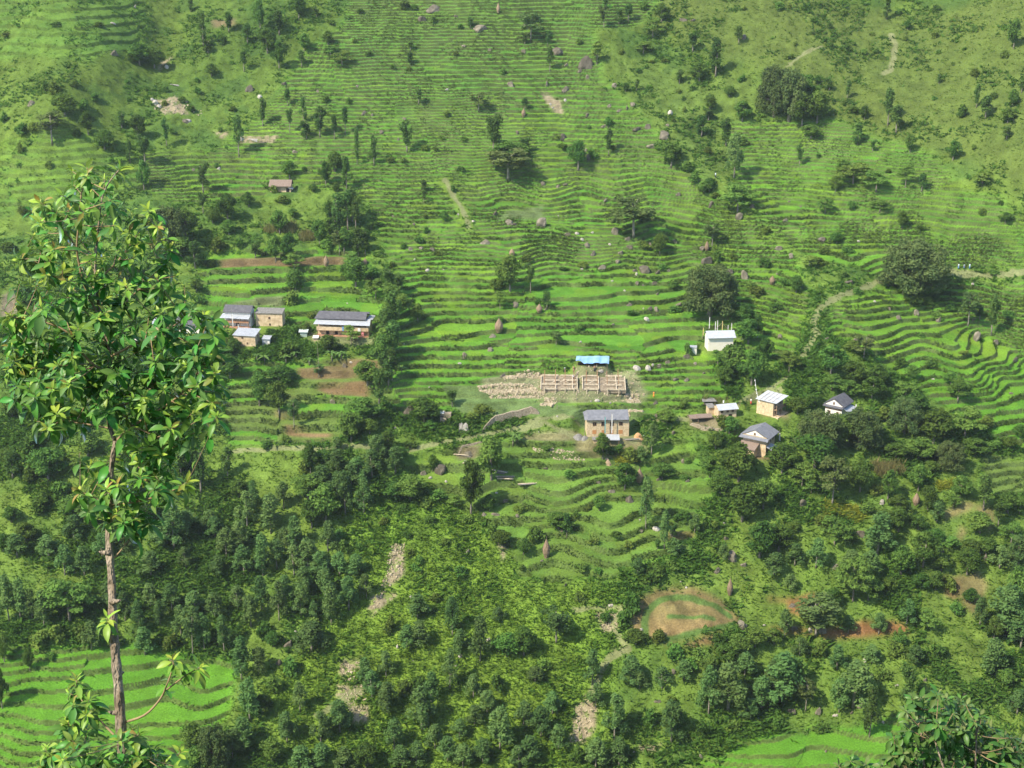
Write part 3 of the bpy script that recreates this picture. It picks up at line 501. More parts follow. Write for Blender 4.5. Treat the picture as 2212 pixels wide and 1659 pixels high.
TREES += tile(2,1,"""1045 390 330 230 p;1270 530 180 120 r;160 860 250 80 s;300 1000 150 90 s;220 960 60 50 b;1720 480 200 80 p;1760 600 110 60 b;1940 160 230 260 f;1750 40 60 120 b;1700 1050 410 430 k;1980 1120 170 200 r;2030 1300 220 210 r;2110 1250 200 90 r;1900 1560 250 190 r;2060 1659 300 230 r;2180 1450 200 130 r;1770 1480 120 110 f;1510 1390 100 70 b;380 1310 120 60 p;1830 1659 160 150 r;1130 480 60 100 b;2170 640 80 100 b;2190 350 60 80 b;580 1180 50 90 b;1040 1060 50 80 b;1400 1030 60 100 b;1390 820 70 90 b;1230 750 40 100 b;120 590 50 80 b;620 640 50 90 b;1300 650 40 90 b;1900 570 50 80 b;450 670 40 80 b;2100 880 80 120 b;2050 820 60 100 b;1600 740 60 100 b""")
TREES += tile(3,1,"""1270 850 430 520 k;1160 310 160 90 r;1320 340 60 60 b;500 180 120 140 f;730 130 90 110 b;970 170 100 160 f;600 430 90 110 r;250 860 150 110 r;190 1540 180 160 f;550 1560 250 230 r;750 1659 200 190 r;940 1659 180 170 r;1240 1600 120 120 r;1160 1480 60 100 b;1580 1659 110 120 r;1730 1150 280 100 p;1830 1090 130 60 s;1930 1220 340 100 s;2070 1070 60 110 b;1240 960 130 150 b;1370 960 70 90 b;1460 1080 60 100 b;1170 880 160 140 r;730 1370 90 120 f;830 1430 200 110 p;360 650 110 120 f;1450 910 40 80 b;2050 260 90 110 r;1840 190 70 100 b;2010 110 60 60 b;700 510 50 100 b;450 610 60 130 b;1400 1480 60 100 b;1570 1010 60 80 b;1320 1240 40 80 b;1700 1390 40 80 b;480 520 50 90 b;640 720 60 80 b;780 860 50 80 b;1950 700 40 90 b;160 800 70 100 b;80 1010 70 110 b""")
TREES += tile(0,2,"""110 310 180 130 r;190 340 150 60 s;230 230 120 50 s;750 330 200 250 f;420 850 280 250 r;270 840 150 150 b;760 640 250 220 r;690 780 150 150 f;110 820 230 120 s;1730 950 400 130 s;1560 780 220 180 r;1960 820 260 100 s;620 1180 200 170 r;1500 1430 380 200 e;1600 1300 200 180 e;1380 1400 200 160 e;640 1350 200 150 e;220 1370 170 150 r;560 1659 250 150 e;730 1659 240 140 e;150 1500 200 150 e;420 1500 180 150 e;30 1450 150 120 r;1300 1659 200 160 e;1600 1600 180 120 e;1850 1330 170 150 e;1950 1500 250 150 e;1800 1250 150 120 e;2070 1450 260 150 e;2130 1250 300 170 e;2060 980 150 120 r;2180 1100 250 120 e;2100 1650 250 150 e;1880 1659 170 120 e;300 560 160 200 b;60 680 120 140 r;560 980 140 160 b;900 900 140 180 b;1000 650 140 180 b;350 1080 130 180 b;100 1200 130 140 r;820 1200 180 170 r;1150 1000 160 170 r;1250 1180 180 160 r;1050 1450 180 150 e;880 1500 200 150 e""")
TREES += tile(1,2,"""200 280 280 180 r;30 200 300 150 r;330 410 230 60 p;470 780 250 100 r;430 760 110 100 b;570 680 100 100 r;700 600 130 90 e;690 800 220 130 e;560 900 190 140 e;930 330 200 250 r;980 440 130 120 r;820 510 250 190 r;1060 250 350 130 s;1140 600 190 130 r;1050 720 260 180 e;1000 820 240 150 e;880 860 220 160 e;1200 790 240 140 e;1230 680 130 130 r;820 900 200 140 e;770 1130 360 120 e;700 1000 230 140 e;930 1120 300 140 e;1200 1020 150 150 r;1330 1000 200 250 r;1450 330 190 230 r;1500 410 90 90 r;1690 210 150 90 s;1520 760 140 90 r;1850 1130 460 180 r;2025 840 370 190 r;2010 1110 150 120 r;1710 1060 100 110 f;1820 1210 70 80 b;2110 1390 120 130 r;2030 1290 90 90 b;240 1080 230 120 e;450 1000 200 230 r;600 1200 330 220 r;480 1250 250 180 r;130 1300 330 170 e;340 1440 280 130 e;620 1450 250 140 e;450 1600 250 170 e;180 1600 250 150 e;60 1659 350 130 e;560 1659 200 160 e;760 1450 110 110 b;900 1450 70 80 b;1330 1500 70 70 b;1620 1400 60 90 b;330 1659 250 150 e;250 1450 200 130 e;720 1659 200 130 e;860 1659 180 130 e;1760 1659 80 120 b;1370 1620 60 80 b;1250 1100 60 100 b;1100 1220 60 90 b;1500 1200 60 110 b;1450 1060 70 130 b;1570 1000 80 130 b;1300 1330 60 80 b;1400 1540 60 80 b;700 1350 90 100 b;1960 240 60 150 b;1850 300 50 120 b;250 500 50 70 b;80 560 60 90 b;1330 560 60 110 b""")
TREES += tile(2,2,"""780 660 200 120 r;770 500 70 90 b;970 920 220 170 r;1110 700 130 100 e;1200 620 260 130 e;1330 350 120 140 r;1480 200 60 80 b;1290 830 140 150 r;1150 1250 420 120 e;1870 440 150 140 r;1750 580 160 110 r;1650 690 110 90 r;1700 810 180 150 r;1790 970 220 170 r;1950 850 330 250 r;1980 1190 330 260 r;2160 1080 250 180 r;750 1100 130 80 r;545 1160 60 40 b;400 1260 140 190 r;470 1340 200 70 s;210 1350 120 120 b;100 1470 130 100 r;1310 1430 330 100 e;1380 1340 120 60 s;1250 1430 90 60 s;1570 1290 160 80 e;1390 1490 150 110 e;1080 1640 130 120 e;2130 1500 300 220 r;1820 1530 140 90 e;1740 1240 60 80 b;1650 1250 60 60 b;1450 1170 70 130 b;1500 690 50 60 b;85 1620 60 50 b;1230 1640 70 150 b;1370 1620 80 90 b;740 1659 50 60 b;1020 640 90 150 b;900 620 80 120 b;1800 380 90 120 b;60 1100 50 100 b;500 810 50 90 b;650 1090 40 80 b;300 580 50 80 b;700 1390 50 90 b;900 1340 40 90 b;1000 1420 50 70 b;600 1600 50 100 b;1480 830 50 80 b""")
TREES += tile(3,2,"""260 270 140 180 r;380 200 100 120 r;450 580 330 360 k;620 540 260 200 r;790 560 320 310 k;900 150 200 180 r;700 130 150 200 r;560 60 120 180 r;1180 430 300 240 k;1260 300 220 180 r;1430 530 300 250 r;1570 740 230 240 k;1700 480 250 250 f;1300 650 170 200 r;1790 630 150 200 r;1110 640 120 170 r;1640 170 190 170 r;1190 120 120 180 f;130 780 260 220 r;420 620 180 150 r;410 740 300 250 r;300 900 200 200 f;380 950 120 130 f;560 1060 400 140 p;610 930 150 120 r;800 940 280 160 r;1040 1000 240 130 r;1300 930 230 140 r;1400 780 110 120 r;1380 1110 220 120 r;1600 1090 130 110 f;1660 1000 200 160 r;1860 1100 290 130 s;2070 1120 180 190 r;2170 1140 150 110 f;1990 1230 190 90 s;1460 1200 180 120 e;1120 1100 130 150 r;1130 1280 200 160 r;1300 1260 120 130 r;1830 1290 170 170 r;1340 1590 300 220 r;1000 1240 150 130 r;950 1480 350 200 e;580 1400 230 250 f;100 1450 220 190 r;60 1650 180 160 e;420 1600 250 150 e;1150 1659 250 200 r;1740 1500 150 150 r;1720 1659 230 150 r;1560 1420 100 160 f;2100 1380 180 170 f;2150 1659 330 200 e;230 1290 100 110 r;740 1150 50 100 b;880 1650 200 150 e;720 1590 150 140 e;240 1570 180 130 e;480 1250 120 150 b;700 1350 110 130 b;840 1100 80 130 b;1200 1150 90 110 b;600 760 100 140 b;700 800 90 130 b;1500 1620 140 140 r;950 960 90 110 b;1880 380 90 130 b;1940 560 70 150 b;2100 560 90 130 r;2180 480 120 110 r;340 480 110 120 b;60 450 80 120 b;1000 330 130 140 b;2000 1600 180 170 e;1880 1480 150 130 r;1440 1380 120 120 r""")
TREES += tile(0,3,"""80 400 380 150 e;180 380 330 160 e;380 440 300 120 e;600 400 350 380 f;1080 400 250 110 e;1200 500 270 120 e;1250 690 230 150 e;1380 430 200 100 e;790 650 250 120 e;1560 530 250 120 e;1680 340 200 160 e;1850 360 200 150 e;1660 690 350 90 p;1760 660 320 110 e;1930 660 300 110 e;2080 900 350 150 e;2050 300 200 140 e;2160 450 260 150 e;260 830 190 90 r;40 750 250 100 r;20 1150 350 120 r;2150 1250 350 160 e;1650 1520 230 220 r;1850 1680 350 250 k;2000 1580 230 150 e;2100 1500 250 160 e;1700 1690 200 200 r;500 560 130 140 b;350 600 120 140 b;900 560 130 140 b;1000 620 110 120 b;1480 640 140 120 b;280 380 250 130 e;1300 280 200 130 e;1480 300 220 130 e;950 300 230 150 e;700 560 110 130 b;430 720 60 80 b""")
TREES += tile(1,3,"""50 300 280 130 e;200 390 320 130 e;390 350 250 130 e;500 400 170 90 e;650 430 350 140 e;800 300 280 150 e;950 200 200 120 e;480 660 240 260 e;30 850 220 140 e;300 850 150 140 b;1390 370 190 150 e;1150 480 130 100 b;1300 620 180 130 e;1400 600 200 170 e;1690 530 330 120 e;1760 700 220 130 e;1930 740 370 140 e;2160 700 180 190 r;940 930 200 120 e;1000 1060 220 150 e;1120 880 220 120 e;1130 1180 250 160 e;1430 1340 350 200 e;1510 1100 250 130 e;1670 980 330 120 e;1870 1060 200 130 e;380 1180 250 120 e;270 1450 250 140 e;720 1350 260 180 e;560 1450 250 150 e;390 1690 200 190 e;950 1659 200 180 r;1190 1500 250 140 e;1250 1659 180 140 e;1650 1600 200 140 e;1750 1400 150 130 e;1880 1300 170 130 e;2100 1500 350 190 e;60 520 120 110 b;480 480 110 130 b;150 620 130 110 r;150 1000 130 150 b;60 1200 160 150 r;140 1600 200 150 r;560 1640 180 150 e;760 1680 180 150 e;1380 1640 190 150 e;1540 1500 200 140 e;1780 1659 190 150 e;1950 1620 200 140 e;1990 1190 180 140 e;2080 1000 150 130 b;1290 1000 110 120 b;1420 1000 130 130 b;2090 400 120 110 e;1540 230 80 90 b;250 230 220 140 e;600 200 260 140 e;420 170 230 130 e""")
TREES += tile(2,3,"""580 230 90 90 b;380 590 290 130 p;100 700 240 180 r;690 930 280 120 e;720 1150 200 130 e;1020 930 220 180 e;1380 1130 100 80 b;1690 1200 400 160 e;1860 1170 380 250 e;1480 900 160 120 e;880 1430 370 170 e;1370 1440 330 190 e;200 920 130 130 e;350 1200 180 130 e;250 1400 250 150 e;100 1300 200 150 e;400 1500 200 140 e;720 1670 250 170 e;920 1650 230 150 e;1250 570 100 110 b;1070 600 120 130 r;1150 590 90 100 b;1620 730 100 150 b;1540 810 80 100 b;280 830 100 110 b;150 1600 200 150 e;1290 980 180 140 e;1100 980 150 120 e;1000 560 80 100 b;1700 850 150 130 r;1850 780 170 150 r;1950 700 190 160 r;2090 620 180 150 r;2000 880 200 150 e;2150 1150 260 190 e;2050 1250 180 130 e;1450 1300 120 120 b;1650 1380 110 110 b;1900 1350 90 110 b;1200 1290 130 140 b;1030 300 160 140 b;980 420 130 130 b;1200 60 90 130 b;60 1659 180 140 e;560 1620 140 120 b;1780 620 110 120 b;1380 700 100 130 b;800 380 60 90 b""")
TREES += tile(3,3,"""200 140 150 100 e;420 530 320 210 p;570 300 180 130 r;740 220 350 300 f;870 220 200 200 f;150 530 230 120 e;700 500 150 100 e;960 510 180 110 e;1200 440 220 120 e;1830 430 230 110 e;2050 500 400 280 e;2170 300 350 200 r;1930 860 300 170 e;120 1100 400 260 e;330 1180 250 90 p;740 1150 380 300 e;620 1180 280 160 e;880 1400 400 110 s;1200 1180 400 120 s;1380 470 160 180 f;1270 760 150 140 e;900 760 150 130 e;600 820 200 120 e;450 700 130 130 b;280 700 150 130 e;60 600 130 130 r;250 950 230 150 r;1100 700 130 140 b;1500 700 90 130 b;1000 900 90 120 b;2150 1200 200 160 e;2060 950 140 130 r;60 1000 260 160 e;1450 130 160 130 r;1620 330 100 110 b;1750 250 130 110 r;1560 120 110 120 b;1320 120 130 120 r;2180 640 330 180 e;1950 560 200 140 r;340 420 110 120 b;1050 150 130 110 r;480 1350 70 110 b;100 1300 80 130 b;1150 600 90 120 b""")
seen = {}
def plant(k_, x, y, z, hm, wm, px, py, big, rot=None):
    i = seen.get(k_, 0); seen[k_] = i + 1; cme, tme, Wr, Hr = PROTO[k_][i % len(PROTO[k_])]
    o = empty(NAME[k_], (x, y, z), rnd.random() * 6.28 if rot is None else rot)
    c = bpy.data.objects.new("foliage" if k_ == 'b' else "crown", cme); link(c, o); c.scale = (wm / Wr, wm / Wr, hm / Hr)
    if k_ != 'b' or i % 3 == 0: t = bpy.data.objects.new("stem" if k_ == 'b' else "trunk", tme); link(t, o); t.scale = c.scale
    tag(o, None, 'bush' if k_ == 'b' else 'tree', GRP[k_]); later_label(o, ("tall " if big > 1.35 else "small " if big < .72 else "") + LOOK[k_], px, py)
    return o
MED = {}
for t in TREES: MED.setdefault(t[4], []).append(t[2])
MED = {k_: sorted(v)[len(v) // 2] for k_, v in MED.items()}
for px, py, hp, wp, k_ in TREES:
    v = at(px, py); s_ = mpp(v); ca_ = math.cos(math.atan2(-v.z, v.y)); hm = hp * s_ / ca_; wm = wp * s_ * 1.22; hm *= 1.05
    if k_ == 'p': wm *= 1.6
    if k_ in 'er' and py > 900: wm *= 1.1
    if k_ == 'b' and py < 500: wm *= .68; hm *= .75
    plant(k_, v.x, v.y, v.z - .15, hm, wm, px, py - hp * .5, hp / MED[k_])
# ------------------------------------------------------------------ boulders
m_rock = mat("weathered_rock", (.120,.106,.076), (.240,.215,.158), 1.4, .95, .8, 4, rand=.3); m_rockp = mat("pale_rock", (.33,.30,.25), (.52,.49,.42), 1.2, .95, .6, 4, rand=.2)
def boulder_me(sl, m_):
    import bmesh
    bm = bmesh.new(); bmesh.ops.create_icosphere(bm, subdivisions=3, radius=1); r_ = random.Random(sl)
    cuts = [(Vector([r_.gauss(0, 1) for _ in range(3)]).normalized(), r_.uniform(.45, .85)) for _ in range(9)]
    for v in bm.verts:
        for n_, d_ in cuts:
            q_ = v.co.dot(n_)
            if q_ > d_: v.co -= n_ * (q_ - d_) * .92
        v.co *= 1 + .05 * math.sin(v.co.x * 9 + sl) * math.cos(v.co.z * 8)
        v.co.z = max(v.co.z, -.45)
    me = bpy.data.meshes.new("boulder"); bm.to_mesh(me); bm.free(); me.materials.append(m_)
    co = np.array([v.co for v in me.vertices]); me.transform(Matrix.Translation(-Vector(((co[:,0].max()+co[:,0].min())/2, (co[:,1].max()+co[:,1].min())/2, -.35))))
    co = np.array([v.co for v in me.vertices]); me["w"] = float(np.ptp(co[:, 0])); me["h"] = float(co[:, 2].max()); return me
BM = [boulder_me(i, m_rock) for i in range(7)]; BP = [boulder_me(20 + i, m_rockp) for i in range(3)]
ROCKS = []
ROCKS += tile(1,0,"1525 110 80 150 d;1430 185 60 80 d;1920 285 90 150 d;2190 750 60 70 d;930 1000 50 60 d;1080 1150 30 40 d;240 740 50 60 d;1225 1215 35 25 d;335 1335 35 60 d;870 755 30 30 d;1275 1030 25 40 d;530 800 30 30 d;1000 1000 30 30 d;1640 785 25 40 p;30 850 40 50 p;1720 150 30 40 d;1790 410 30 45 d;2010 440 35 35 d")
ROCKS += tile(2,0,"640 600 150 150 d;400 465 60 100 d;470 575 35 50 d;460 800 60 80 d;650 685 50 40 d;880 758 55 55 d;100 462 40 45 d;590 628 50 70 d;1040 918 45 50 d;992 950 50 25 d;920 975 30 60 d;650 1015 45 40 d;1360 990 55 55 p;1170 1115 60 60 d;1070 1135 50 90 d;1310 1190 75 100 d;1210 1280 60 130 d;440 1200 60 90 d;680 1385 70 90 d;1995 345 60 50 d;120 240 30 70 d;790 1105 40 60 d;50 1150 35 30 d;840 930 40 50 d;300 740 60 30 d;640 1310 30 40 d;1340 1090 30 40 d;1470 185 30 90 d;1560 185 30 70 d;270 1590 30 50 d;460 1600 30 60 d;400 1615 30 50 d;460 880 30 30 p;330 910 25 30 p;350 935 25 20 p")
ROCKS += tile(0,0,"2140 795 85 80 d;1600 1055 35 80 d;980 480 60 80 d;270 910 60 80 d;2070 1222 50 80 p;2180 1218 30 110 p;1330 900 50 60 p;1370 930 40 60 p;1500 740 20 90 p;1310 870 35 35 p;970 215 20 60 p;1160 70 40 20 p;1430 590 40 40 p;1660 1480 30 30 d;1880 1465 35 35 p;1620 1050 30 60 p")
ROCKS += tile(1,1,"2060 195 60 50 d;1970 445 50 100 d;1330 502 40 45 d;1420 492 30 45 d;1515 503 40 55 d;1475 682 30 45 p;2185 275 45 80 d;1335 942 25 30 d;2035 1248 40 70 d;1800 1435 75 50 d;1750 1482 20 40 p;1180 212 20 35 d;2120 1590 50 60 d;2020 1362 35 60 d;1365 580 20 20 p;1615 668 15 20 p;760 1505 50 45 d;820 1465 20 40 p;1870 255 20 40 p;1740 195 25 25 p;1360 285 20 30 d;1120 1080 25 25 d;1270 1305 15 20 p;785 955 15 15 p")
ROCKS += tile(2,1,"265 290 100 110 d;880 360 80 70 d;990 420 50 60 d;1000 182 35 60 d;805 78 40 50 d;890 65 35 50 d;1710 130 70 50 d;1955 235 85 75 d;475 375 40 60 d;560 362 30 50 p;650 470 45 50 d;935 532 50 60 d;700 545 60 60 d;1400 435 40 50 d;1640 500 50 60 d;1675 610 80 110 d;775 665 50 90 d;1150 690 75 110 d;1255 700 50 55 d;1880 702 55 110 d;2010 745 110 70 d;910 610 45 50 d;1010 485 35 70 d;1185 1015 50 45 d;1245 1020 50 45 d;1435 980 55 80 d;1010 975 35 60 d;1160 1100 40 60 p;1080 800 45 50 d;1225 795 40 60 d;1430 35 45 50 d;1190 455 35 40 d;1070 1530 50 85 p;1175 1535 60 60 p;1275 1512 40 85 d;1580 1485 35 40 d;1500 1435 40 70 d;2070 135 50 50 d;30 995 50 55 d;20 285 35 60 d;1505 1625 40 60 d;1410 1620 35 60 d;760 1555 30 70 p;1340 1470 35 50 d;1250 880 30 35 d;970 850 20 25 p;600 670 20 35 p;1070 720 30 25 p;1060 680 30 50 d;860 765 20 30 p;1350 680 30 30 d;605 410 25 40 p;690 350 25 30 p;840 450 20 30 p;400 215 15 15 p;290 1010 20 30 d;1210 1500 30 30 p;1650 1560 25 30 d;590 1290 20 25 p;1130 800 20 30 d;870 1145 30 40 d;2190 190 30 40 d;1130 1000 15 15 p")
ROCKS += tile(3,1,"480 435 50 80 d;100 495 55 70 d;155 255 40 50 d;215 560 50 50 d;710 785 45 95 d;45 785 50 45 d;1290 1055 60 50 d;1805 1275 110 70 d;1965 1315 70 50 d;2130 1465 70 75 d;1140 1088 40 50 d;515 1272 40 45 d;1480 1115 60 60 d;1075 800 40 50 d;790 430 20 40 p;1775 805 30 35 p;1770 1110 35 30 d;690 500 30 25 d;190 85 25 30 d;295 125 20 30 d;90 705 20 30 d;930 945 20 30 p;1050 1010 35 40 d;770 1280 40 80 d;120 1250 35 50 d;1430 1610 15 30 p")
ROCKS += tile(1,2,"1310 285 130 110 d;660 182 50 60 d;1585 795 115 120 d;1440 795 50 60 d;1200 402 25 30 p;1830 625 45 100 d;1820 1475 60 40 d;1960 1150 40 50 d;2060 1150 30 90 d;1500 825 25 40 p;1635 860 25 30 p;1090 270 20 20 d;1490 50 15 18 p;2070 955 20 30 p;780 880 20 20 d;2150 1040 40 80 d;1920 800 40 60 p;870 440 20 20 p;1270 265 30 30 d")
ROCKS += tile(2,2,"1015 1025 70 80 d;1265 875 40 60 d;1235 185 40 50 d;1390 448 50 45 d;1110 1295 40 60 d;1240 1275 40 80 p;1385 1320 110 60 d;1900 1530 100 90 d;1990 1590 50 70 d;1770 1645 60 80 d;1845 1355 45 50 d;1475 695 50 40 d;1240 302 45 30 d;1510 855 35 45 d;735 165 30 60 p;680 168 20 20 p;1020 150 40 30 p;845 185 20 25 p;430 1300 20 60 d;855 950 35 70 d;740 870 30 60 d;50 1155 25 40 d;290 750 25 60 d;1100 1185 15 20 p;1340 400 20 30 p;230 430 12 18 p;390 300 20 20 p;255 1550 30 30 d;1825 1215 25 25 p;1280 1265 30 30 d;270 1360 30 50 d")
ROCKS += tile(3,2,"315 1065 90 70 d;990 1055 60 50 p;800 1325 70 90 d;1490 1480 90 70 d;1115 1525 70 50 d;1890 1530 80 55 d;600 1605 40 110 d;340 530 30 40 p;350 520 110 60 d;2100 100 25 40 d;640 1590 15 20 p;1990 580 15 40 p")
ROCKS += tile(1,3,"270 640 100 90 d;190 785 80 60 d;1760 720 40 50 p;2000 570 30 50 p;1330 200 20 25 p;340 495 30 30 p;1220 640 50 25 p;1480 300 20 25 p;900 850 40 60 d;1720 790 20 25 p;1660 250 20 40 p;1350 745 15 20 p")
ROCKS += tile(2,3,"460 100 50 25 d;1395 845 50 40 d;450 740 25 12 p;1450 70 15 20 p;1500 115 20 25 p;1120 490 40 35 p;2170 440 20 30 p;1250 1105 30 80 d;1980 460 90 70 d;850 280 25 60 p;1050 1540 30 30 p;1630 1590 60 30 d;2010 470 60 50 d")
ROCKS += tile(3,3,"215 1190 50 95 d;440 1205 90 60 d;1165 1480 60 65 d;1360 920 50 35 d;220 285 35 80 d;240 480 50 70 d;840 750 40 40 p;900 880 20 60 p;590 1220 20 60 p;1000 1280 30 30 p;730 1200 35 40 d;510 1530 25 30 d;490 370 25 25 d;380 500 60 40 p;480 510 70 80 d;1240 400 60 60 d;350 980 30 30 d;1120 960 20 40 p;800 1150 60 60 d;1700 1040 30 40 d")
for n_, (px, py, hp, wp, k_) in enumerate(ROCKS):
    v = at(px, py); s_ = mpp(v); pool = BP if k_ == 'p' else BM; me = pool[n_ % len(pool)]
    o = bpy.data.objects.new("boulder", me); link(o); w = wp * s_ * .9; h = hp * s_ * .85
    o.scale = (w / me["w"], max(w * .8, h * .7) / me["w"], h / me["h"]); o.location = (v.x, v.y + w * .25, v.z - .12 * h); o.rotation_euler = (rnd.uniform(-.2, .2), rnd.uniform(-.25, .25), rnd.uniform(-.5, .5))
    tag(o, None, 'boulder', 'boulders lying on the terraces'); later_label(o, ("large " if wp * hp > 520 else "small " if wp * hp < 110 else "") + ("pale stone" if k_ == 'p' else "dark brown boulder"), px, py)

# ------------------------------------------------------------------ haystacks round a pole
m_hay = mat("dry_hay", (.22,.155,.10), (.35,.26,.17), 2.5, .95, .8, 14, rand=.12, stretch=(3, 3, .6)); m_pole = mat("weathered_pole", (.22,.18,.13), (.34,.29,.22), 5, .9)
def hay_mes(seed):
    r_ = random.Random(seed); prof_ = [(0, .55), (.12, .72), (.3, .98), (.48, 1.0), (.66, .78), (.82, .45), (.95, .17), (1.0, .05)]; mb = MB(); n = 14; vs_ = []; fs = []
    for z, w in prof_:
        for j in range(n): a_ = 6.283 * j / n; q_ = w * (1 + r_.uniform(-.07, .07)); vs_.append((math.cos(a_) * q_, math.sin(a_) * q_, z))
    for i in range(len(prof_) - 1):
        for j in range(n): fs.append((i*n+j, i*n+(j+1) % n, (i+1)*n+(j+1) % n, (i+1)*n+j))
    mb.add(vs_, fs); return mb.mesh("hay", m_hay, False), MB().tube([(0, 0, -.3), (.02, .01, 1.16)], [.05, .03], 5).mesh("pole", m_pole)
HM = [hay_mes(i) for i in range(3)]
HAY = tile(1,1,"605 632 95 45 h;940 620 60 40 h;2090 1200 120 75 h") + tile(0,1,"1975 330 60 50 h") + tile(2,0,"100 1005 70 38 h") + tile(2,1,"1675 500 85 40 h;235 1035 75 55 h;0 545 65 50 h") + tile(2,2,"295 1505 170 65 h;1095 855 120 65 h;1285 1650 0 0 x") + tile(2,3,"1872 170 150 50 h") + tile(1,0,"2085 115 80 32 h;1935 160 0 0 x") + tile(3,2,"1280 1055 110 60 h") + tile(3,1,"45 790 70 50 h") + tile(2,2,"1275 700 0 0 x")
for n_, (px, py, hp, wp, k_) in enumerate(HAY):
    if k_ == 'x': continue
    v = at(px, py); s_ = mpp(v); o = empty("haystack", (v.x, v.y, v.z - .1)); a_, b_ = HM[n_ % 3]
    h_ = link(bpy.data.objects.new("hay", a_), o); p_ = link(bpy.data.objects.new("pole", b_), o)
    for q_ in (h_, p_): q_.scale = (wp * s_ / 2, wp * s_ / 2, hp * s_ * 1.05)
    tag(o, None, 'haystack', 'haystacks built round poles'); later_label(o, "brown haystack tapering round its pole", px, py)

# ------------------------------------------------------------------ buildings
m_brick = mat("tan_brick", (.50,.38,.22), (.72,.59,.38), 2.0, .95, .4, 9, detail=6); m_mud = mat("ochre_mud_plaster", (.46,.34,.20), (.72,.57,.37), 1.0, .95, .3, 6)
m_white = mat("whitewash", (.70,.68,.60), (.80,.78,.72), .8, .9, .2, 5); m_cream = mat("cream_wash", (.74,.69,.56), (.82,.78,.68), .8, .9, .2, 5); m_redmud = mat("red_mud_plaster", (.38,.20,.12), (.48,.28,.17), 1.2, .95)
m_slate = banded("grey_slate", (.185,.195,.215), (.27,.28,.30), 'Z', 5.5, .75, c3=(.10,.10,.115)); m_slate2 = banded("dark_slate", (.105,.105,.118), (.165,.165,.175), 'Z', 6.5, .8, c3=(.06,.06,.07))
m_tin = banded("corrugated_tin", (.56,.59,.61), (.68,.70,.72), 'X', 6, .45, .35, c3=(.42,.44,.46)); m_tin_y = banded("corrugated_tin_side", (.56,.59,.61), (.68,.70,.72), 'Y', 6, .45, .35, c3=(.42,.44,.46))
m_thatch = mat("brown_thatch", (.21,.155,.12), (.31,.24,.19), 3, .97, .8, 16, stretch=(1, 4, 4)); m_wood = mat("old_timber", (.24,.16,.10), (.36,.25,.16), 3, .85); m_orange = mat("varnished_shutter", (.50,.24,.09), (.60,.32,.14), 3, .6)
m_dark = mat("dark_opening", (.018,.014,.012), (.03,.024,.02), 3, .9); m_stone = mat("dry_stone", (.25,.20,.14), (.48,.41,.29), 3.2, .97, 1.0, 6); m_sand = mat("grey_sand", (.17,.165,.15), (.27,.26,.235), 2, .98, .3); m_tarp = mat("pale_blue_tarpaulin", (.20,.38,.62), (.30,.48,.70), .6, .55, .3, 3)
m_paint = dict(white=mat("white_cloth", (.80,.79,.74)), red=mat("red_cloth", (.62,.10,.08)), pink=mat("pink_cloth", (.75,.25,.28)), teal=mat("teal_cloth", (.12,.42,.42)), blue=mat("blue_cloth", (.15,.30,.55)), yellow=mat("yellow_cloth", (.75,.62,.22)), orange=mat("orange_cloth", (.80,.30,.06)), dk=mat("dark_cloth", (.05,.05,.07)), cyan=mat("pale_blue_cloth", (.62,.78,.84)))
m_rubble = mat("pale_rubble", (.34,.28,.18), (.52,.45,.31), 1.5, .97, .5, rand=0)
def window(parent, cx, y, cz, w, h, frame=m_wood, pane=m_dark, side='front', bars=True):
    # an opening with its frame standing 5 cm proud of the wall; side: front (-y) or right (+x) or left (-x)
    fr = MB(); t = .09; d = .06
    segs = [(-w/2-t, w/2+t, h/2, h/2+t), (-w/2-t, w/2+t, -h/2-t, -h/2), (-w/2-t, -w/2, -h/2, h/2), (w/2, w/2+t, -h/2, h/2)]
    if bars: segs.append((-.025, .025, -h/2, h/2))
    for a0, a1, b0, b1 in segs:
        if side == 'front': fr.box(cx + a0, cx + a1, y - d, y + .02, cz + b0, cz + b1)
        elif side == 'right': fr.box(y - .02, y + d, cx + a0, cx + a1, cz + b0, cz + b1)
        else: fr.box(y - d, y + .02, cx + a0, cx + a1, cz + b0, cz + b1)
    o = fr.build("window", frame, parent); pn = MB()
    if side == 'front': pn.box(cx - w/2, cx + w/2, y - .02, y + .04, cz - h/2, cz + h/2)
    elif side == 'right': pn.box(y - .04, y + .02, cx - w/2, cx + w/2, cz - h/2, cz + h/2)
    else: pn.box(y - .02, y + .04, cx - w/2, cx + w/2, cz - h/2, cz + h/2)
    pn.build("pane", pane, o); return o
def gable_roof(parent, x0, x1, y0, y1, ze, rise, m_, t=.14, axis='x', ridge=None):
    mb = MB()
    if axis == 'x':
        ym = (y0 + y1) / 2; mb.prism_x([(y0, ze), (ym, ze + rise), (y1, ze), (y1, ze - t), (ym, ze + rise - t), (y0, ze - t)], x0, x1)
    else:
        xm = (x0 + x1) / 2; mb.prism_y([(x0, ze), (x0, ze - t), (xm, ze + rise - t), (x1, ze - t), (x1, ze), (xm, ze + rise)], y0, y1)
    return mb.build("roof", m_, parent)
def house_root(name, px, py, rz, label, cat='house', group=None):
    v = at(px, py); o = empty(name, v, R(rz)); tag(o, label, cat, group); o["s"] = mpp(v); return o
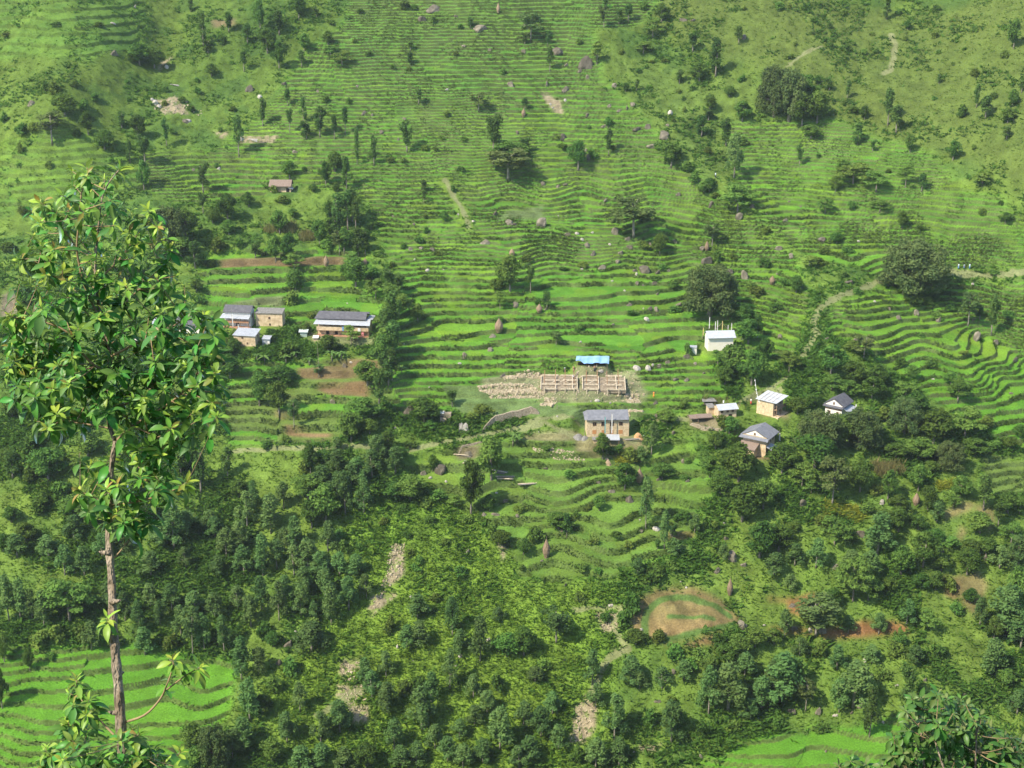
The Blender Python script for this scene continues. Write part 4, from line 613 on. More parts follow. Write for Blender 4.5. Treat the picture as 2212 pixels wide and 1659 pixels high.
# two-storey brick house
h = house_root("brick_house", 1313, 943, 2, 'tan two-storey brick house with grey slate roof and orange shutters below the building site')
MB().box(-5.2, 5.2, 0, 5.2, -1.5, 4.75).build("wall", m_brick, h); MB().prism_y([(-.01, 0), (0, 0), (0, .01)], 0, .01)
rf = MB(); rf.prism_x([(-.55, 4.62), (2.6, 6.15), (5.75, 4.62), (5.75, 4.48), (2.6, 6.0), (-.55, 4.48)], -5.0, 5.1); rf.add([(-5.0,-.55,4.62),(-5.0,5.75,4.62),(-5.0,2.6,6.15),(-5.85,-.35,4.5),(-5.85,5.5,4.5),(-5.85,2.6,5.3)], [(0,2,5,3),(2,1,4,5),(3,5,4)]); rf.build("roof", m_slate, h)
gp = MB(); gp.prism_x([(0.05, 4.75), (5.15, 4.75), (2.6, 5.95)], 4.9, 5.05); gp.build("gable", m_brick, h)
for i, cx in enumerate((-3.35, -1.25, .95, 3.15)):
    window(h, cx, 0, 3.35, .78, .8 if i in (0, 3) else 1.0)
    w_ = window(h, cx, 0, 1.25 if i in (0, 3) else 1.0, .8 if i in (0,3) else .5, .85 if i in (0,3) else 1.3, m_orange, m_orange); w_["label"] = 'orange varnished shutters'
for x_, c_, zt_ in ((-.95, 'teal', 5.6), (.72, 'white', 6.3)):
    v = at(1313, 943); mb = MB().tube([(0, 0, -.4), (.03, 0, 3.5), (0, .02, zt_ + .4)], [.05, .04, .02], 6)
    f_ = empty("flag_pole", (v.x + x_, v.y - 1.0, ground(v.x + x_, v.y - 1.0))); mb.build("pole", m_pole, f_)
    MB().hexa([(.03,-.02,1.2),(.3,-.02,1.3),(.3,.02,1.3),(.03,.02,1.2),(.03,-.02,zt_),(.22,-.02,zt_-.2),(.22,.02,zt_-.2),(.03,.02,zt_)]).build("flag", m_paint[c_], f_)
    tag(f_, ('tall narrow teal' if c_ == 'teal' else 'tall narrow off-white') + ' flag on a pole before the tan brick house', 'flag', 'prayer flags on poles')
sh = house_root("lean_to_shed", 1324, 962, 0, 'open lean-to with grey tin roof in front of the tan brick house', 'shed')
MB().slab((-1.6, -.9, 1.55), (1.6, -.9, 1.5), (1.6, 1.4, 2.15), (-1.6, 1.4, 2.2), .06).build("roof", m_tin, sh)
for x_, y_ in ((-1.4, -.7), (1.4, -.7), (-1.4, 1.2), (1.4, 1.2)): MB().tube([(x_, y_, -.8), (x_, y_, 1.6 if y_ < 0 else 2.1)], .06, 6).build("post", m_wood, sh)
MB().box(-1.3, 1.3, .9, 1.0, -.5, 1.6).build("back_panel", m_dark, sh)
hc = house_root("hutch", 1288, 957, 0, 'small low tan hutch with pale slab roof left of the tin lean-to', 'hutch')
MB().box(-.7, .7, 0, 1.2, -.6, .8).build("wall", m_mud, hc); MB().slab((-1.0, -.3, .92), (1.0, -.3, .9), (1.0, 1.4, 1.1), (-1.0, 1.4, 1.1), .1).build("roof", m_sand, hc)
# long slate-roofed house
h = house_root("long_house", 741, 727, -6, 'long two-storey house with dark slate roof, tin eaves and wooden veranda')
MB().box(-7.0, 7.0, .9, 5.4, -1.5, 4.3).build("wall", m_mud, h); MB().box(-7.2, 7.2, -.5, .9, -1.5, .25).build("plinth", m_redmud, h)
MB().box(-7.1, 7.1, -.42, -.30, 1.75, 2.75).build("veranda_parapet", m_mud, h); MB().box(-7.1, 7.1, -.45, .9, 1.6, 1.75).build("veranda_floor", m_wood, h)
mb = MB(); mb.slab((-7.8, -.9, 3.55), (7.6, -.9, 3.45), (7.4, 1.6, 4.55), (-7.3, 1.6, 4.6), .05); mb.slab((6.3, 1.6, 4.55), (7.9, 1.6, 4.45), (7.9, 5.6, 4.5), (6.3, 5.6, 4.6), .05); mb.build("eave_roof", m_tin, h)
rf = MB(); rf.prism_x([(.55, 4.72), (3.1, 6.15), (6.0, 4.6), (6.0, 4.45), (3.1, 5.98), (.55, 4.55)], -7.0, 6.3); rf.prism_x([(2.6, 5.8), (3.1, 6.2), (3.6, 5.8)], 6.3, 6.9); rf.add([(-7.0,.55,4.7),(-7.0,6,4.6),(-7.0,3.1,6.15),(-7.9,.7,4.55),(-7.9,5.6,4.5)], [(0,2,3),(2,1,4),(2,4,3)]); rf.build("roof", m_slate2, h)
for x_ in (-6.9, -4.9, -2.9, -1.0, 1.0, 3.0, 5.0, 6.95): MB().box(x_ - .07, x_ + .07, -.28, -.14, .25, 3.6).build("post", m_wood, h)
for x_ in (-5.3, -3.3, -1.4, .8, 4.4, 5.9): window(h, x_, .9, 3.1, .6, .75)
for x_ in (-4.4, -2.0, 1.9, 4.9): MB().box(x_ - .4, x_ + .4, .84, .9, .25, 1.5).build("door", m_dark, h)
for x_, z0_, z1_, w_, c_, nm in ((4.6, 1.7, 2.6, .75, 'white', 'white'), (5.5, .45, 1.45, .6, 'pink', 'pink'), (1.6, 2.7, 3.3, .45, 'red', 'red'), (2.15, 2.65, 3.25, .3, 'cyan', 'pale blue'), (.2, 1.7, 2.9, .5, 'blue', 'grey blue')):
    v = h.matrix_world if False else None; r_ = R(-6); ox, oy = x_ * math.cos(r_) + .52 * math.sin(r_), x_ * math.sin(r_) - .52 * math.cos(r_)
    o = MB().box(-w_/2, w_/2, -.02, .02, 0, z1_ - z0_).build("laundry", m_paint[c_], None, loc=(h.location.x + ox, h.location.y + oy, h.location.z + z0_), rz=r_); tag(o, nm + ' cloth hung on the veranda of the long slate-roofed house', 'laundry', 'laundry on the veranda')
# upper left house with tin eave
h = house_root("veranda_house", 512, 709, -8, 'house with dark slate roof, white band and tin porch eave, left of the ochre block')
MB().box(-3.6, 3.6, .9, 4.6, -1.5, 4.35).build("wall", m_white, h); MB().box(-3.8, 3.7, -.5, .9, -1.5, .3).build("plinth", m_redmud, h); MB().box(-3.6, 3.5, -.4, -.3, 1.5, 2.2).build("veranda_parapet", m_redmud, h)
MB().slab((-4.4, -1.0, 2.95), (3.8, -1.0, 2.85), (3.8, 1.1, 3.6), (-4.1, 1.1, 3.7), .05).build("eave_roof", m_tin, h)
rf = MB(); rf.prism_x([(.4, 4.3), (2.75, 5.7), (5.1, 4.3), (5.1, 4.15), (2.75, 5.52), (.4, 4.15)], -3.9, 4.0); rf.build("roof", m_slate2, h); MB().prism_x([(1.0, 4.35), (4.5, 4.35), (2.75, 5.45)], 3.45, 3.6).build("gable", m_white, h)
for x_ in (-3.4, -1.1, 1.2, 3.3): MB().box(x_ - .07, x_ + .07, -.28, -.14, .3, 3.0).build("post", m_wood, h)
for x_ in (-2.3, 0, 2.2): window(h, x_, .9, 2.5, .7, .7)
MB().box(-.5, .4, .84, .9, .3, 1.6).build("door", m_dark, h); window(h, 2.6, 3.6, 2.9, .5, 1.0, side='right')
for x_, hh, tp in ((-.9, 6.3, .0), (.55, 5.3, .0)):
    v = at(512, 709); f_ = empty("flag_pole", (v.x + x_, v.y - 1.4, ground(v.x + x_, v.y - 1.4))); MB().tube([(0, 0, -.3), (0, 0, hh)], [.06, .025], 6).build("pole", m_pole, f_)
    MB().hexa([(.03,-.02,1.0),(.22,-.02,1.0),(.22,.02,1.0),(.03,.02,1.0),(.03,-.02,hh-1.6),(.2,-.02,hh-1.7),(.2,.02,hh-1.7),(.03,.02,hh-1.6)]).build("flag", m_paint['white'], f_)
    tag(f_, ('taller' if hh > 6 else 'shorter') + ' white flag pole before the porch house on the left', 'flag', 'prayer flags on poles')
# ochre mud block
h = house_root("mud_block", 582, 705, -3, 'windowless-looking ochre mud block with flat stone roof right of the veranda house')
MB().box(-3.65, 3.65, 0, 3.6, -1.5, 3.6).build("wall", m_mud, h); MB().slab((-3.8, -.25, 3.78), (3.8, -.25, 3.74), (3.8, 3.8, 4.2), (-3.8, 3.8, 4.25), .12).build("roof", m_sand, h)
window(h, .1, 0, 2.35, .4, .5); MB().box(-.02, .4, -.03, 0, .2, .8).build("vent", m_dark, h)
h = house_root("tin_roofed_barn", 529, 748, -7, 'ochre two-level barn with bright tin roof below the veranda house')
MB().box(-2.95, 2.95, 0, 4.2, -1.5, 2.95).build("wall", m_mud, h); MB().slab((-3.2, -.35, 3.1), (3.1, -.35, 2.95), (3.3, 4.5, 3.7), (-2.9, 4.5, 3.8), .06).build("roof", m_tin, h)
window(h, -.55, 0, 2.35, .35, .5); window(h, .75, 0, .85, .25, .4); window(h, 2.3, 2.95, 2.3, .35, .7, side='right')
h = house_root("white_outhouse", 575, 748, -3, 'little white outhouse with sloping tin roof beside the barn', 'outhouse')
MB().box(-1.0, 1.0, 0, 1.4, -1, 1.95).build("wall", m_white, h); MB().slab((-1.15, -.3, 2.05), (1.15, -.3, 1.95), (1.4, 1.7, 2.45), (-.9, 1.7, 2.55), .06).build("roof", m_tin, h); MB().box(-.3, .3, -.03, 0, 0, 1.5).build("door", m_tin, h)
h = house_root("green_shed", 656, 729, 0, 'small pale green-grey tin shed left of the long house', 'shed')
MB().box(-.9, .9, 0, 1.3, -.8, 1.4).build("wall", mat("pale_green_tin", (.30,.38,.32), (.42,.50,.43), 2, .6), h); MB().slab((-1.3, -.3, 1.5), (1.2, -.3, 1.45), (1.2, 1.6, 1.8), (-1.3, 1.6, 1.85), .05).build("roof", mat("pale_green_roof", (.42,.50,.44), (.55,.62,.56), 2, .6), h)
h = house_root("privy", 682, 737, 0, 'tiny privy with white roof below the long house', 'privy')
MB().box(-.55, .55, 0, 1, -.8, .7).build("wall", m_mud, h); MB().slab((-.8, -.3, .85), (.8, -.3, .85), (.8, 1.2, 1.15), (-.8, 1.2, 1.15), .07).build("roof", m_white, h)
h = house_root("bench_table", 766, 737, 0, 'pale slab on legs in front of the long house', 'table')
MB().box(-.9, .9, -.2, .35, .75, .87).build("slab", m_white, h)
for x_ in (-.7, .7): MB().box(x_ - .06, x_ + .06, -.05, .15, -.4, .75).build("leg", m_wood, h)
# white house with flag poles
h = house_root("white_house", 1556, 758, 5, 'cream-white house with pale tin roof beside the flagpoles')
MB().box(-3.4, 3.4, 0, 4.0, -1.5, 3.75).build("wall", m_cream, h); MB().prism_x([(.02, 3.75), (3.98, 3.75), (2.0, 4.7)], -3.4, -3.25).build("gable", m_cream, h)
gable_roof(h, -3.75, 4.0, -.6, 4.6, 3.72, 1.35, m_tin, .06)
for sp in ((-2.6, 0, 2.6, .25, .5),): pass
FP = [(1517.5, 733, 25, 'yellow'), (1530.5, 722, 38, 'white'), (1543.5, 712, 18, 'white'), (1548, 712, 20, 'white'), (1558.5, 714, 19, 'yellow'), (1571, 712, 9, 'white'), (1578.5, 714, 16, 'white'), (1602, 746, 34, 'white')]
for n_, (px, py, hp, c_) in enumerate(FP):
    v = at(px, py + (0 if n_ in (0, 1, 7) else 12)); s_ = mpp(v); hh = (hp + (0 if n_ in (0, 1, 7) else 12)) * s_ * 1.06; f_ = empty("flag_pole", v); MB().tube([(0, 0, -.4), (.02, 0, hh)], [.06, .025], 6).build("pole", m_pole, f_)
    MB().hexa([(.03,-.02,hh*.3),(.24,-.02,hh*.32),(.24,.02,hh*.32),(.03,.02,hh*.3),(.03,-.02,hh*.97),(.2,-.02,hh*.93),(.2,.02,hh*.93),(.03,.02,hh*.97)]).build("flag", m_paint[c_], f_)
    tag(f_, ['short yellow and white flag pole, leftmost by the white house', 'tallest white flag pole at the white house left corner', 'first thin white flag pole behind the white roof', 'second thin white flag pole behind the white roof', 'thick yellow-topped braced mast behind the white roof', 'short white flag pole right of the braced mast', 'last white flag pole behind the white roof, at its right end', 'white flag pole standing alone right of the white house'][n_], 'flag', 'prayer flags on poles')
    if n_ == 4:
        for sx1 in (-1, 1): MB().tube([(0, 0, hh * .85), (sx1 * 1.8, 0, hh * .35)], .05, 5).build("brace", m_pole, f_)
h = house_root("small_shrine", 1497, 762, -4, 'small white box shrine left of the white house', 'shrine')
MB().box(-.95, .95, 0, 1.3, -.6, 1.25).build("wall", m_white, h); MB().slab((-1.05, -.15, 1.36), (1.0, -.15, 1.36), (1.1, 1.5, 1.5), (-.9, 1.5, 1.5), .1).build("roof", m_tin, h)
# small tin-roofed house
h = house_root("small_house", 1571, 903, 14, 'small ochre house with bright tin roof left of the square tan house')
MB().box(-2.4, 2.4, 0, 3.0, -1.5, 2.3).build("wall", m_mud, h); MB().prism_x([(0, 2.3), (3.0, 2.3), (1.5, 3.0)], -2.4, -2.28).build("gable", m_mud, h); gable_roof(h, -2.6, 2.8, -.5, 3.5, 2.3, .95, m_tin, .05)
for x_ in (-1.5, 0, 1.4): window(h, x_, 0, 1.7, .5, .4)
MB().box(.3, 1.2, -.03, 0, 0, .9).build("door", m_dark, h)
v = at(1560, 893); f_ = empty("flag_pole", v); MB().tube([(0, 0, -.3), (0, 0, 3.6)], [.05, .03], 6).build("pole", m_pole, f_); MB().box(.03, .35, -.02, .02, 2.8, 3.5).build("flag", m_paint['white'], f_); tag(f_, 'square white flag on a pole behind the small tin-roofed house', 'flag', 'prayer flags on poles')
h = house_root("annex", 1537, 896, 12, 'narrow ochre annex with slab roof against the small tin-roofed house', 'shed'); MB().box(-.8, .8, 0, 2, -1, 1.9).build("wall", m_mud, h); MB().slab((-1, -.3, 2.0), (.9, -.3, 2.0), (.9, 2.2, 2.3), (-1, 2.2, 2.3), .1).build("roof", m_sand, h)
h = house_root("open_shelter", 1531, 879, 5, 'open shelter with thin pale slab roof on posts behind the annex', 'shelter'); MB().slab((-1.9, -.8, 1.5), (1.8, -.8, 1.5), (1.5, 1.3, 1.75), (-1.6, 1.3, 1.75), .09).build("roof", m_sand, h)
for x_, y_ in ((-1.4, -.6), (1.4, -.6), (-1.3, 1), (1.2, 1)): MB().box(x_ - .07, x_ + .07, y_ - .07, y_ + .07, -.6, 1.5).build("post", m_wood, h)
for px, py, w_, lb in ((1520, 907, 1.9, 'larger brown thatched animal shelter below the annex'), (1498, 908, 1.3, 'smaller brown thatched animal shelter, leftmost, below the annex')):
    h = house_root("thatched_shelter", px, py, 8, lb, 'shelter', 'thatched animal shelters'); gable_roof(h, -w_, w_, -1.2, 1.6, .95, .5, m_thatch, .18)
    for x_ in (-w_ + .3, w_ - .3):
        for y_ in (-.9, 1.3): MB().tube([(x_, y_, -.6), (x_, y_, .95)], .06, 5).build("post", m_wood, h)
# square tan house turned on its corner
h = house_root("square_house", 1669, 901, -38, 'square tan house set cornerwise with pale panelled roof and upper balcony')
MB().box(-4.6, 0, 0, 5.2, -1.8, 3.9).build("wall", m_brick, h)
rf = MB().slab((-4.8, -.5, 4.0), (1.0, -.4, 3.85), (1.2, 5.6, 4.35), (-4.7, 5.6, 4.55), .08); rf.build("roof", mat("whitish_sheet_roof", (.42,.45,.47), (.62,.64,.65), 1.1, .5), h)
bt = MB()
for t_ in (.2, .4, .6, .8): bt.slab((-4.7 + 5.6 * t_, -.4, 4.08 - .1 * t_ + .03), (-4.62 + 5.6 * t_, -.4, 4.08 - .1 * t_ + .03), (-4.62 + 5.6 * t_, 5.4, 4.55), (-4.7 + 5.6 * t_, 5.4, 4.55), .03)
bt.build("roof_batten", m_wood, h)
MB().box(0, .95, .1, 5.1, 1.75, 1.87).build("balcony_floor", m_wood, h); MB().box(.86, .94, .1, 5.1, 1.87, 2.5).build("balcony_rail", m_wood, h); MB().box(-.2, 1.6, -.3, 5.3, -1.8, .12).build("plinth", m_mud, h)
for y_ in (.2, 2.6, 5.0): MB().box(.8, .9, y_ - .05, y_ + .05, .12, 3.85).build("post", m_wood, h)
for y_ in (1.3, 3.6): window(h, y_, 0, 3.0, .6, .8, side='right'); window(h, y_, 0, 1.0, .5, .9, side='right')
# white gabled house
h = house_root("white_gabled_house", 1799, 905, -36, 'white house with dark slate gable roof half hidden by trees')
MB().box(-2.2, 2.2, 0, 5.4, -1.8, 3.6).build("wall", m_white, h); MB().prism_y([(-2.2, 3.6), (2.2, 3.6), (0, 5.0)], -.02, .1).build("gable", m_white, h); gable_roof(h, -2.8, 2.8, .12, 6.0, 3.55, 1.75, m_slate2, .14, 'y')
MB().slab((-2.7, -.7, 3.25), (2.7, -.7, 3.25), (2.6, .12, 3.55), (-2.6, .12, 3.55), .12).build("eave_roof", m_slate2, h); MB().box(-2.22, 2.22, -.03, 0, 2.4, 2.75).build("frieze", m_redmud, h)
window(h, 0, -.02, 4.1, .28, .5); window(h, -1.1, 0, 1.6, .5, .7); window(h, 1.1, 0, 1.6, .5, .7); MB().slab((2.2, .5, 2.9), (3.9, .5, 2.3), (3.9, 5.2, 2.3), (2.2, 5.2, 2.9), .06).build("porch_roof", m_tin_y, h)
v = at(1846, 898); f_ = empty("flag_pole", v); MB().tube([(0, 0, -.4), (0, 0, 3.2)], [.07, .03], 6).build("pole", m_pole, f_); MB().box(.02, .28, -.02, .02, .6, 3.0).build("flag", m_paint['white'], f_); tag(f_, 'grey-white flag pole at the right end of the white gabled house', 'flag', 'prayer flags on poles')
# lower ochre house
h = house_root("ochre_gabled_house", 1628, 984, -32, 'ochre house with large grey slate gable roof, below the square tan house')
MB().box(-3.0, 3.0, 0, 5.6, -2, 5.0).build("wall", m_mud, h); MB().prism_y([(-2.5, 5.1), (2.5, 5.1), (0, 6.35)], -.05, .1).build("gable", m_cream, h); gable_roof(h, -3.8, 3.8, .1, 6.4, 4.85, 1.75, m_slate, .16, 'y')
MB().slab((-3.8, -.95, 4.5), (3.8, -.95, 4.5), (3.6, .1, 4.92), (-3.6, .1, 4.92), .14).build("eave_roof", m_slate, h); window(h, 0, -.05, 5.55, .32, .45)
for y_ in (1.2, 2.8, 4.4): window(h, y_, 3.0, 3.6, .45, .7, side='right')
MB().slab((-3.4, -2.6, 2.35), (1.2, -2.6, 2.35), (1.4, 0, 3.5), (-3.3, 0, 3.5), .15).build("lean_to_roof", m_thatch, h); MB().box(-2.8, .9, -2.2, 0, -1.8, 2.4).build("lean_to_wall", m_mud, h); window(h, -1.0, -2.2, 1.6, .6, .5)
MB().slab((3.0, .2, 2.7), (5.0, -.1, 2.0), (5.0, 3.6, 2.0), (3.0, 3.4, 2.75), .05).build("porch_roof", m_tin_y, h); MB().box(3.0, 3.06, .4, 3.2, -.5, 1.7).build("doorway", m_dark, h)
for y_ in (.3, 3.2): MB().box(4.6, 4.72, y_, y_ + .12, -1.5, 2.1).build("post", m_wood, h)
v = at(1681, 962); f_ = empty("flag_pole", v); MB().tube([(0, 0, -.4), (.1, 0, 4.1)], [.07, .03], 6).build("pole", m_pole, f_); MB().hexa([(.02,-.02,.9),(.5,-.02,.9),(.5,.02,.9),(.02,.02,.9),(.06,-.02,3.2),(.3,-.02,3.2),(.3,.02,3.2),(.06,.02,3.2)]).build("flag", m_paint['white'], f_); tag(f_, 'white flag with red hem on a pole right of the lower ochre house', 'flag', 'prayer flags on poles'); MB().box(.02, .52, -.03, .03, .6, .9).build("hem", m_paint['red'], f_)
# brown-roofed lone house
h = house_root("brown_roofed_house", 606, 415, -2, 'lone house with brown roof among trees high on the left')
MB().box(-3.2, 3.2, 0, 3.6, -1, 2.0).build("wall", m_mud, h); gable_roof(h, -3.5, 3.5, -.8, 4.2, 2.0, 1.6, m_thatch, .16); MB().box(1.8, 2.8, -.03, 0, 0, 1.3).build("door", m_dark, h); MB().slab((2.6, -.8, 1.5), (4.0, -.8, 1.1), (4.0, 1.6, 1.1), (2.6, 1.6, 1.5), .05).build("porch_roof", m_tin, h)
# houses glimpsed behind the foreground tree
h = house_root("slate_house", 407, 719, -10, 'cream house with dark slate roof glimpsed behind the foreground tree'); MB().box(-3.3, 3.3, 0, 4, -1.5, 2.6).build("wall", m_cream, h); gable_roof(h, -4, 4, -.8, 4.8, 2.6, 1.5, m_slate2, .15); window(h, -1.2, 0, 1.5, .6, .7); window(h, 1.6, 0, 1.5, .6, .7)
h = house_root("tin_house", 346, 713, -8, 'low house with pale tin roof glimpsed through the foreground leaves'); MB().box(-2.1, 2.1, 0, 2.6, -1.5, 1.5).build("wall", m_mud, h); MB().slab((-2.5, -.5, 1.6), (2.4, -.5, 1.3), (2.5, 3, 2.3), (-2.4, 3, 2.6), .06).build("roof", m_tin, h); MB().box(-.4, .4, -.03, 0, 0, 1.1).build("door", m_dark, h)
v = at(297, 756); f_ = empty("water_tank", v); MB().tube([(0, 0, -.3), (0, 0, .5), (0, 0, 2.6), (0, 0, 3.0), (0, 0, 3.3)], [.5, .62, .62, .45, .1], 14).build("tank_body", m_white, f_, True); MB().box(-.8, .8, -.8, .8, -1, -.05).build("base", m_stone, f_); tag(f_, 'tall white tank glimpsed through the foreground leaves at left', 'tank')
# tarpaulin shelter
h = house_root("tarpaulin_shelter", 1279, 792, 1, 'long shelter roofed with a pale blue tarpaulin above the building site', 'shelter')
mb = MB(); n = 12; top_ = []; bot_ = []
for i in range(n + 1):
    x_ = -4.3 + 8.6 * i / n; sag = .12 * math.sin(i * 1.9) + .1 * math.cos(i * .8); top_.append((x_ + .35, 2.3, 2.15 + sag * .4)); bot_.append((x_, -.75 if i > 2 else .1, 1.15 + sag + (.35 if i <= 2 else 0)))
mb.add([(a, b, c) for a, b, c in top_] + bot_ + [(a, b, c - .04) for a, b, c in top_] + [(a, b, c - .04) for a, b, c in bot_],
    [(n+1+i, n+2+i, i+1, i) for i in range(n)] + [(2*(n+1)+i, 2*(n+1)+i+1, 3*(n+1)+i+1, 3*(n+1)+i) for i in range(n)]); mb.build("tarpaulin", m_tarp, h)
for x_ in (-3.9, -1.4, 1.2, 3.9):
    for y_ in (-.5, 2.1): MB().tube([(x_, y_, -.5), (x_, y_, 1.1 if y_ < 0 else 2.05)], .05, 5).build("post", m_wood, h)
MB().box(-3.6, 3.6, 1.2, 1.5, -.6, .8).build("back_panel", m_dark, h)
# building under construction: plinth beams, shuttering and posts
h = house_root("building_frame", 1262, 846, -2, 'unfinished building of pale timber shuttering, beams and rusty posts', 'building site')
m_form = mat("pale_shuttering", (.46,.38,.26), (.66,.58,.43), 2, .9); m_rust = mat("rusty_post", (.30,.17,.09), (.42,.27,.16), 4, .9); m_conc = mat("grey_footing", (.19,.15,.10), (.33,.28,.20), 2, .95)
MB().slab((-11.0, .2, .12), (-1.6, .2, .12), (-1.6, 7.4, 1.3), (-11.0, 7.4, 1.3), .7).build("slab", m_conc, h); MB().slab((-.5, .2, .12), (10.6, .2, .12), (10.6, 7.4, 1.3), (-.5, 7.4, 1.3), .7).build("slab", m_conc, h)
for y_ in (0, 2.4, 4.6, 7.2):
    for x0_, x1_ in ((-11.2, -6.3), (-6.0, -1.7), (-.5, 4.4), (4.9, 10.7)): MB().box(x0_ + rnd.uniform(-.1, 1.0), x1_ + rnd.uniform(-1.2, .1), y_, y_ + .22, .3 + .17 * y_, .62 + .17 * y_ + rnd.uniform(0, .12)).build("beam", m_form, h)
for x_ in (-11.2, -7.4, -3.1, -1.9, -.5, 3.6, 8.1, 10.4): zz = rnd.uniform(.48, .62); MB().slab((x_, .23, zz), (x_ + .22, .23, zz), (x_ + .22, 7.18, zz + 1.2), (x_, 7.18, zz + 1.2), .22).build("beam", m_form, h)
for x_ in (-10.2, -7.4, -4.9, -2.6, .6, 3.4, 5.9, 8.8):
    for y_ in (-.35, 2.85, 5.2, 7.7): MB().box(x_ - .09, x_ + .09, y_ - .09, y_ + .09, -1.2 if y_ < 0 else .17 * y_, (1.0 if y_ < 0 else .17 * y_ + 1.5 + rnd.random() * .9)).build("post", m_rust if y_ > 0 else m_form, h)
for i in range(7): x_ = rnd.uniform(-9, 9); y_ = rnd.uniform(.5, 6); z_ = .75 + .17 * y_; MB().slab((x_, y_, z_), (x_ + .25, y_, z_), (x_ + 1.6, y_ + 1.2, z_ + .25), (x_ + 1.3, y_ + 1.3, z_ + .25), .06).build("plank", m_form, h)
# rubble, sand, stacks
def rubble(name, poly, n, s0, s1, m_, label, kind='stuff'):
    W_ = W1(poly); xs = [p[0] for p in W_]; ys = [p[1] for p in W_]; pts = []
    while len(pts) < n:
        X_ = rng.uniform(min(xs), max(xs), 600); Y_ = rng.uniform(min(ys), max(ys), 600); k_ = inpoly(W_, X_, Y_); pts += list(zip(X_[k_], Y_[k_]))
    V_ = []; F_ = []; base_ = np.array([(-1,-1,-1),(1,-1,-1),(1,1,-1),(-1,1,-1),(-.7,-.8,1),(.8,-.6,.8),(.7,.8,1),(-.8,.7,.7)]) * .5; fq = np.array([(0,3,2,1),(4,5,6,7),(0,1,5,4),(1,2,6,5),(2,3,7,6),(3,0,4,7)])
    for i, (x, y) in enumerate(pts[:n]):
        s_ = rng.uniform(s0, s1) * (1 if rng.random() < .8 else 1.8); a_ = rng.random() * 6.28; c_, q_ = math.cos(a_), math.sin(a_); B_ = base_ * rng.uniform(.6, 1.3, (8, 3)) * s_
        B_ = np.stack([B_[:, 0] * c_ - B_[:, 1] * q_ + x, B_[:, 0] * q_ + B_[:, 1] * c_ + y, B_[:, 2] * .8 + ground(x, y) + s_ * .2], 1); V_.append(B_); F_.append(fq + 8 * i)
    o = bpy.data.objects.new(name, mesh_np(name, np.concatenate(V_), np.concatenate(F_), m_)); link(o); tag(o, label, name.replace('_', ' '), kind=kind); return o
rubble("stone_rubble", [(1028,834),(1100,826),(1150,830),(1175,852),(1120,858),(1060,856)], 1300, .14, .36, m_rubble, 'broad spill of pale broken stone left of the building site')
rubble("loose_stones", [(1085,812),(1140,800),(1250,800),(1245,808),(1150,812),(1090,820)], 480, .15, .42, m_rubble, 'line of pale loose stones along the top of the building site')
rubble("earth_clods", [(1150,800),(1370,800),(1395,845),(1385,868),(1160,862),(1140,830)], 520, .12, .34, m_rubble, "scattered stones and clods over the bare earth of the building site")
rubble("cut_stones", [(1180,860),(1205,862),(1195,878),(1165,876)], 160, .15, .45, m_rubble, 'pale stones tumbled down the bank below the building site')
rubble("stone_spill", [(1348,852),(1378,850),(1384,868),(1356,868)], 170, .15, .4, m_rubble, 'pale stones heaped at the right end of the building site')
rubble("wall_stones", [(1310,879),(1345,881),(1390,885),(1388,889),(1340,888),(1312,884)], 260, .18, .45, m_rubble, 'row of tan stones behind the roof of the brick house')
rubble("dumped_stones", [(1145,960),(1205,962),(1260,985),(1270,993),(1250,996),(1160,978)], 170, .12, .32, m_rubble, 'orange-tan stones strewn over the bank below the brick house')
rubble("scree", [(328,228),(385,205),(440,240),(420,250),(350,248)], 70, .2, .5, m_rubble, 'pale scree on the slope right of the grassy spur')
rubble("landslide_stones", [(845,1180),(876,1175),(866,1245),(835,1275),(812,1325),(802,1318),(825,1262)], 240, .12, .36, m_rubble, 'pale stones in the upper landslide scar')
rubble("gully_stones", [(740,1440),(785,1425),(778,1465),(800,1545),(765,1560),(735,1500)], 180, .12, .34, m_rubble, 'grey stones in the lower landslide scar')
rubble("scar_stones", [(1246,1520),(1284,1512),(1280,1560),(1258,1600),(1232,1602)], 160, .12, .34, m_rubble, 'pale stones in the scar near the bottom edge')
rubble("trail_stones", [(1283,1330),(1330,1325),(1334,1365),(1300,1368)], 120, .12, .3, m_rubble, 'pale stones beside the narrow goat path')
def heap(name, px, py, w, h_, m_, label, cat, d=None):
    v = at(px, py); d = d or w * .7; V_ = []; F_ = []; n = 16; rings = 6
    for i in range(rings):
        t = i / (rings - 1)
        for j in range(n): a_ = 6.283 * j / n; q_ = (1 - t) * (1 + .12 * math.sin(3 * a_ + px)); V_.append((v.x + math.cos(a_) * w / 2 * q_, v.y + d * .4 + math.sin(a_) * d / 2 * q_, v.z - .3 + (h_ + .3) * (1 - (1 - t) ** 1.7)))
    for i in range(rings - 1):
        for j in range(n): F_.append((i*n+j, i*n+(j+1) % n, (i+1)*n+(j+1) % n, (i+1)*n+j))
    mb = MB(); mb.add(V_, F_); o = mb.build(name, m_, None, True); tag(o, label, cat); return o
heap("sand_heap", 1250, 952, 3.6, 1.3, m_sand, 'grey sand heap left of the brick house', 'sand heap'); heap("sand_heap", 1264, 953, 2.6, 1.0, m_sand, 'smaller grey sand heap touching the wall of the brick house', 'sand heap')
heap("earth_heap", 1178, 1000, 1.5, .7, mat("brown_earth", (.25,.17,.11), (.33,.24,.16), 3), 'small brown earth heap', 'earth heap') if False else None
heap("clay_heap", 1311, 1006, 3.0, 1.6, mat("tan_clay", (.36,.26,.16), (.46,.35,.23), 3, .97), 'tan clay mound standing below the lean-to', 'clay heap')
